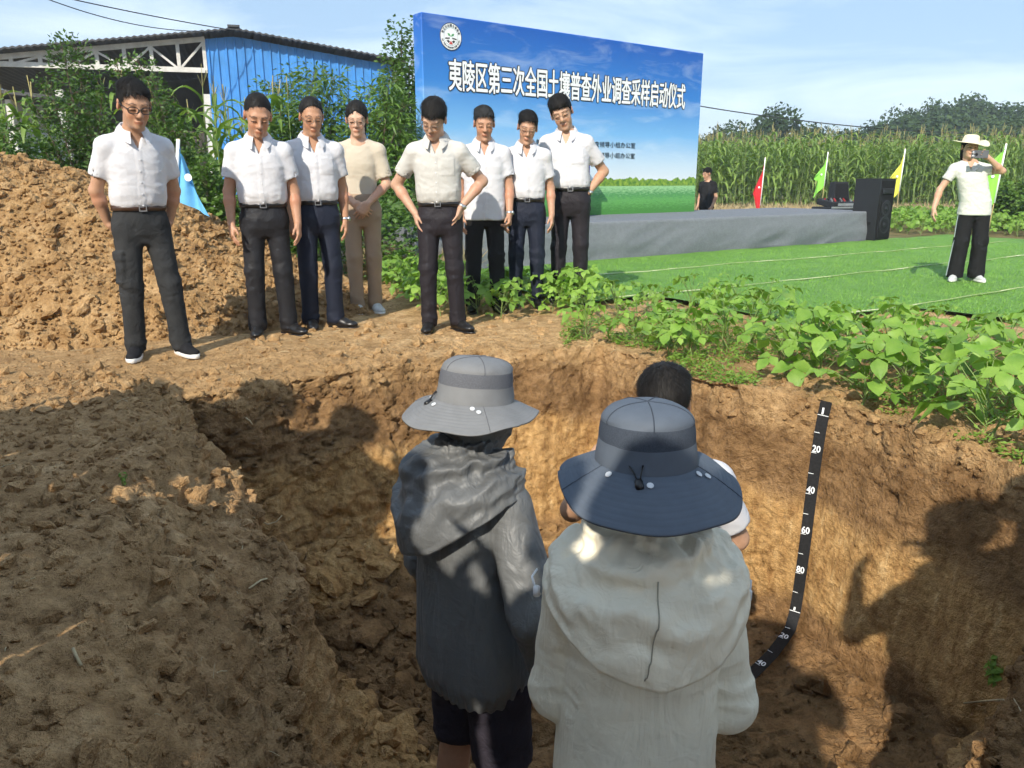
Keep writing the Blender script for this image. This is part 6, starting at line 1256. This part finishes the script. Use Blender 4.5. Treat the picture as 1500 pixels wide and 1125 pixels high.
Gq = np.stack([P2 - sdv * HWD - O, P2 + sdv * HWD - O, P2 + sdv * HWD - O - nrm * .003, P2 - sdv * HWD - O - nrm * .003, P2 - sdv * HWD - O], 1); MB().grid(Gq).obj('band', M_TAPE, tape)
nums = {1: '1', 3: '20', 5: '40', 7: '60', 9: '80', 11: '1', 13: '20', 15: '40', 16: '50'}; face = np.sign((nrm * dcam).sum(1))[:, None] * nrm
for i in range(1, 17):
    full = i in (1, 11); c = P2[i] - O + face[i] * .0035; a = c - sdv[i] * (HWD * .96); b_ = c + sdv[i] * (HWD * (.96 if full else -.05)); t = Tn[i] * .0016
    MB().add(np.stack([a - t, b_ - t, b_ + t, a + t]), np.array([[0, 1, 2, 3]])).obj('mark', M_WHITE, tape)
    if i in nums and i != 16:
        me = text_mesh(nums[i], .038 if len(nums[i]) > 1 else .009, .034, .03 if len(nums[i]) > 1 else .004); me.materials.clear(); me.materials.append(M_WHITE); X_ = sdv[i]; Zv = -Tn[i]; Yv = np.cross(Zv, X_)
        o = link('number', me, tape); o.matrix_local = Matrix(np.block([[np.stack([X_, Yv, Zv], 1), (c - Tn[i] * .022 + face[i] * .001 - sdv[i] * .004).reshape(3, 1)], [np.zeros((1, 3)), np.ones((1, 1))]]).tolist())

# ------------------------------------------------------------------ bean plants
def leaflet(W=.36, droop=.25, cup=.18, n=6):
    t = np.linspace(0, 1, n); w = W * np.array([.12, .72, 1.0, .86, .48, .0]); G_ = np.zeros((n, 5, 3))
    for i in range(n):
        for j, s in enumerate((-1, -.55, 0, .55, 1)): G_[i, j] = (s * w[i], t[i], -droop * t[i] ** 2 + cup * abs(s) * w[i] - .05 * (abs(s) == 1) * math.sin(i * 2.3))
    return G_
def trifoliate(k):
    r = np.random.default_rng(300 + k); mb = MB()
    for a, sc in ((0, 1.0), (1.25, .9), (-1.25, .9)):
        G_ = leaflet(r.uniform(.34, .40), r.uniform(.12, .4), r.uniform(.05, .30)) * sc * r.uniform(.9, 1.1); off = np.array([0, .28, 0]) if a == 0 else np.array([0, .04, 0]); R = rotz(a) @ rotx(r.normal(-.12, .22)); mb.grid((G_.reshape(-1, 3) @ R.T).reshape(G_.shape) + off)
    mb.tube([(0, -.1, -.02), (0, .1, 0), (0, .3, 0)], .014, 4, False); return mb
TRI = [trifoliate(k) for k in range(6)]; TRIM = [t.mesh('leaf', M_BEAN, True) for t in TRI]; TRIV = [(np.concatenate(t.V), np.concatenate(t.F4)) for t in TRI]
def bean_layout(r, h, nl):
    out = []; stm = MB(); top = np.array([r.normal(0, .04), r.normal(0, .04), h]); stm.tube([(0, 0, -.03), top * .5 + [r.normal(0, .02), r.normal(0, .02), 0], top], [.006, .005, .003], 5, False)
    for k in range(nl):
        t = .10 + .90 * k / (nl - 1); b0 = top * t; az = k * 2.4 + r.normal(0, .3); el_ = r.uniform(.25, .8) + .5 * t; L = (.10 + .12 * (1 - abs(t - .5))) * r.uniform(.7, 1.2); e = b0 + np.array([math.cos(az) * math.cos(el_), math.sin(az) * math.cos(el_), math.sin(el_)]) * L; stm.tube([b0, (b0 + e) / 2 + [0, 0, .012], e], .0022, 4, False)
        sz = r.uniform(.055, .122) * (1.0 if t < .85 else .75); out.append((e, az - np.pi / 2, r.normal(-.25, .30), r.normal(0, .28), sz))
    return stm, out
def bean_joined(k):
    r = np.random.default_rng(400 + k); stm, L = bean_layout(r, r.uniform(.20, .30), 15); n4 = sum(len(f) for f in stm.F4)
    for e, az, tx_, ty_, sz in L: v, f = TRIV[r.integers(6)]; stm.add((v * sz) @ (rotz(az) @ rotx(tx_) @ roty(ty_)).T + e, f)
    F4 = np.concatenate(stm.F4); mi = np.zeros(len(F4), int); mi[:n4] = 1; return mesh_np('bean_plant', np.concatenate(stm.V), F4, [M_BEAN, M_BSTM], True, mi=mi)
BEAN = [bean_joined(k) for k in range(7)]
def in_poly(p, poly):
    c = False; n = len(poly)
    for i in range(n):
        a, b = poly[i], poly[i - 1]
        if (a[1] > p[1]) != (b[1] > p[1]) and p[0] < (b[0] - a[0]) * (p[1] - a[1]) / (b[1] - a[1]) + a[0]: c = not c
    return c
def scatter(poly, d, n, r, taken):
    x0, y0 = np.min(poly, 0); x1, y1 = np.max(poly, 0); out = []
    for _ in range(n):
        p = (r.uniform(x0, x1), r.uniform(y0, y1))
        if in_poly(p, poly) and all((p[0] - q[0]) ** 2 + (p[1] - q[1]) ** 2 > d * d for q in taken): taken.append(p); out.append(p)
    return out
r = np.random.default_rng(55); taken = []
FRONT = [(1060, 482), (1100, 506), (1012, 456), (1085, 456), (1128, 474), (1070, 515), (1015, 520), (1150, 545), (1205, 552), (1262, 585), (1330, 566), (1395, 600), (1445, 640), (1478, 600), (1300, 540), (1410, 560), (1235, 530), (1475, 555), (980, 520), (930, 497), (862, 492), (900, 470), (1030, 492), (960, 470)]
ordn = 'first second third fourth fifth sixth seventh eighth ninth tenth eleventh twelfth thirteenth fourteenth fifteenth sixteenth seventeenth eighteenth nineteenth twentieth twenty-first twenty-second twenty-third twenty-fourth'.split()
lf = sorted(range(len(FRONT)), key=lambda k: FRONT[k][0])
for k, (u, v) in enumerate(FRONT):
    p = at_z(u, v, 0.02); taken.append((p[0], p[1])); o = empty('bean_plant', (p[0], p[1], drop(p[0], p[1]) - .005)); rr = np.random.default_rng(500 + k); near_ = u > 1100; stm, L = bean_layout(rr, rr.uniform(.20, .28) if near_ else rr.uniform(.16, .24), 17 if near_ else 13)
    tag(o, 'leafy bean plant near the pit edge, %s from the left of the near row' % ordn[lf.index(k)], 'bean plant', 'bean plants at the pit edge'); stm.obj('stem', M_BSTM, o, True)
    for e, az, tx_, ty_, sz in L: link('leaf', TRIM[rr.integers(6)], o, e, (rotm := Matrix((rotz(az) @ rotx(tx_) @ roty(ty_)).tolist()).to_euler()), sz * (1.08 if near_ else .85))
def beans(poly, d, n, label, group, sc, cat='bean plant'):
    BL_ = []
    for x, y in scatter(poly, d, n, r, taken):
        o = link('bean_plant', BEAN[r.integers(7)], None, (x, y, drop(x, y) - .005 if y < 6.8 else gz(x, y) - .005), (0, 0, r.uniform(0, 6.3)), sc * r.uniform(.8, 1.15)); tag(o, label, cat, group); BL_.append(o)
    for k_, o in enumerate(sorted(BL_, key=lambda o: o.location.x / o.location.y)): o['label'] = label + ', %s from the left' % nth(k_ + 1)
beans([(.75, 5.35), (1.3, 4.55), (1.75, 4.1), (2.2, 3.5), (2.5, 3.0), (3.5, 3.3), (3.9, 4.7), (3.1, 5.2), (2.2, 5.6), (1.5, 6.1), (.95, 6.6), (.5, 6.2)], .29, 1200, 'bean plant between the near row and the turf', 'bean plants between pit and turf', .72)
beans([(-.75, 6.3), (-.3, 6.15), (.5, 6.2), (.95, 6.6), (.5, 7.2), (-.6, 7.5), (-.9, 8.6), (-1.5, 8.8), (-1.0, 7.0)], .20, 1600, 'bean plant growing around the legs of the standing row', 'bean plants behind the standing row', .85)
beans([(8.2, 16.0), (9.2, 15.4), (12.5, 15.6), (15, 20), (10, 21.5), (8.4, 19)], .36, 900, 'low bean plant in the plot beyond the turf on the right', 'bean plants beyond the turf', 1.15)
b = np.array([*at_z(1478, 292, 0)[:2] * 0, 0]) ; q = at_y(1480, 300, 17.5); b = np.array([q[0], 17.5, 0.0]); shrub('shrub', 'rounded yellowish green bush behind the woman at the right edge', 'shrub', b, [(r.normal(0, .45), r.normal(0, .4), r.uniform(.5, 1.15)) for _ in range(22)], 260, .10, .035, M_PEACH, .2, .3, None, 21)
# weeds, straw, twigs
B = []
for _ in range(80000):
    j = r.integers(NC); k = 169 + int(r.random() ** 1.2 * 110); p_ = G2[k, j]
    if p_[0] > .35 and p_[1] > 2.6 and p_[1] < 6.0:
        f = float(noise(np.array([[p_[0] * 2.2, p_[1] * 2.2, 4.0]]))[0]) + .25 * ((k - 169) / 110) - .02
        if f > .0: B.append(p_ + [0, 0, r.random() ** 1.5 * .055])
    if len(B) > 15000: break
B = np.array(B); k = len(B); D = r.normal(0, 1, (k, 3)); D[:, 2] = np.abs(D[:, 2]) * .5; V, F = leaves_np(B, D, r.normal(0, .4, (k, 3)) + [0, -.2, 1], r.uniform(.014, .036, k), r.uniform(.004, .008, k), .2, .1); tag(link('ground_weeds', mesh_np('ground_weeds', V, F, M_WEED, False)), 'small creeping weeds along the right rim of the pit', 'weeds', kind='stuff')
M_STRAW2 = plain('dry straw', (.46, .37, .22), .8, sc=20, var=.3); mb = MB()
for _ in range(520):
    j = r.integers(NC); k = 169 + int(r.random() * 128); p_ = G2[k, j]
    if p_[1] < 1.0 or p_[1] > 6.2 or abs(p_[0]) > 3.3: continue
    a = r.uniform(0, 6.3); L = .02 + .07 * r.random() ** 2.5; d = np.array([math.cos(a), math.sin(a), r.normal(0, .12)]) * L; mb.tube([p_ + [0, 0, .004], p_ + d * .5 + [0, 0, .008], p_ + d + [0, 0, .004]], r.uniform(.0007, .0018), 4, False)
tag(mb.obj('straw_litter', M_STRAW2, None, True), 'scattered straw and root bits on the pit banks', 'straw', kind='stuff')
def twig(label, pix, r_=.004, off=.012):
    P = np.array([surf(u, v, off)[0] for u, v in pix]); o = MB().tube(P, r_, 5).obj('twig', M_STRAW2, None, True); tag(o, label, 'twig')
twig('pale twig lying on the left bank, lowest of the loose twigs', [(107, 950), (112, 962), (119, 975)]); twig('curved root sticking out of the left pit edge', [(365, 862), (382, 850), (398, 846)], .004, .03); twig('forked root at the left pit corner above the rubble', [(372, 758), (392, 768), (405, 764), (413, 755)], .0035, .03)
twig('pale straw on the bank at the lower right corner', [(1412, 1030), (1440, 1027), (1470, 1025)], .004, .02); twig('white root hanging at the back wall of the pit', [(360, 612), (366, 616), (370, 622)], .004, .02)
def sprout(label, u, v, n, L, seed):
    p_, _ = surf(u, v); rr = np.random.default_rng(seed); o = empty('seedling', tuple(p_)); tag(o, label, 'seedling'); mb = MB(); B = []; D = []
    for _ in range(n):
        a = rr.uniform(0, 6.3); e = np.array([math.cos(a) * .35, math.sin(a) * .35, 1]) * L * rr.uniform(.4, 1); mb.tube([(0, 0, -.01), e * .5, e], .0016, 4, False); B += [e * t for t in (.5, .7, .85, 1)]; D += [rr.normal(0, 1, 3) + [0, 0, .3] for _ in range(4)]
    mb.obj('stem', M_BSTM, o); B = np.array(B); V, F = leaves_np(B, np.array(D), np.tile([0, -.3, 1.0], (len(B), 1)), np.full(len(B), L * .33), np.full(len(B), L * .09), .2, .1); link('foliage', mesh_np('foliage', V, F, M_WEED, False), o)
sprout('small green seedling on the left bank', 181, 712, 4, .055, 3); sprout('leafy green seedling on the bank at the lower right', 1457, 1005, 9, .12, 4)

# ------------------------------------------------------------------ onlookers beside the camera, whose shadows fall into the view
ONL = [(-3.5, .95, 1.7, 'added back row, leftmost'), (-3.05, 1.0, 1.7, 'added back row, second'), (-2.62, .85, 1.7, 'added back row, third'), (-2.2, .68, 1.7, 'added back row, fourth'), (-1.78, .55, 1.7, 'added back row, fifth'), (-1.42, .1, 1.7, 'added back row, sixth'), (-3.24, 1.27, 1.72, 'leftmost'), (-2.74, 1.78, 1.70, 'second from the left'), (-2.24, 1.95, 1.72, 'third from the left'), (-1.93, 1.86, 1.70, 'fourth from the left'), (-1.50, 1.28, 1.66, 'fifth from the left'), (-1.30, .66, 1.72, 'sixth from the left'), (-.98, .12, 1.74, 'seventh from the left'), (-.62, -.24, 1.86, 'just left of the camera'), (-.16, -.36, 1.88, 'right behind the camera'), (-.42, -.50, 1.98, 'tallest, added just behind the camera'), (.98, .66, 1.66, 'right of the camera'), (1.48, .98, 1.52, 'rightmost')]  # back row and tallest figure are unseen extras added to fill the shade
src = None
for k, (x, y, h, w) in enumerate(ONL):
    lab = 'onlooker in white shirt outside the frame, %s' % w; z = gz(x, y)
    if k % 4 == 0:
        src, _ = make_person(lab, (x, y, z), math.pi + .3, 1.70, vol=.011, top='shirt', topmat=M_SHIRT, botmat=M_BLACKP, hair='short', seed=20 + k, group='onlookers beside the camera', fat=1.0, arms={-1: dict(e=(-.10, -.12, -.24), w=(.0, -.26, -.12)), 1: dict(e=(.10, -.12, -.24), w=(.0, -.26, -.12))}); o = src; base = [c for c in src.children]
    else:
        o = src.copy(); COL.objects.link(o); o['label'] = lab
        for c in base:
            d = c.copy(); COL.objects.link(d); d.parent = o
            for g_ in c.children: e = g_.copy(); COL.objects.link(e); e.parent = d
    o.location = (x, y, z); o.rotation_euler = (0, 0, math.pi + r.normal(0, .3) - .3); o.scale = (h / 1.70 * 1.22, h / 1.70 * 1.15, h / 1.70)  # bodies widened to close gaps in the shade they cast

# ------------------------------------------------------------------ thin haze in the air
mz = bpy.data.materials.new('haze'); mz.use_nodes = True; zn_ = mz.node_tree
for n_ in list(zn_.nodes):
    if n_.type != 'OUTPUT_MATERIAL': zn_.nodes.remove(n_)
pv = zn_.nodes.new('ShaderNodeVolumePrincipled'); pv.inputs['Color'].default_value = (.80, .88, .97, 1); pv.inputs['Density'].default_value = .0018; pv.inputs['Anisotropy'].default_value = .2
zn_.links.new(pv.outputs[0], zn_.nodes['Material Output'].inputs['Volume'])
hz_o = MB().box((30, 80, 6.0), (420, 420, 16.0)).obj('haze', mz, None); tag(hz_o, 'thin bluish summer haze over the fields', kind='stuff')
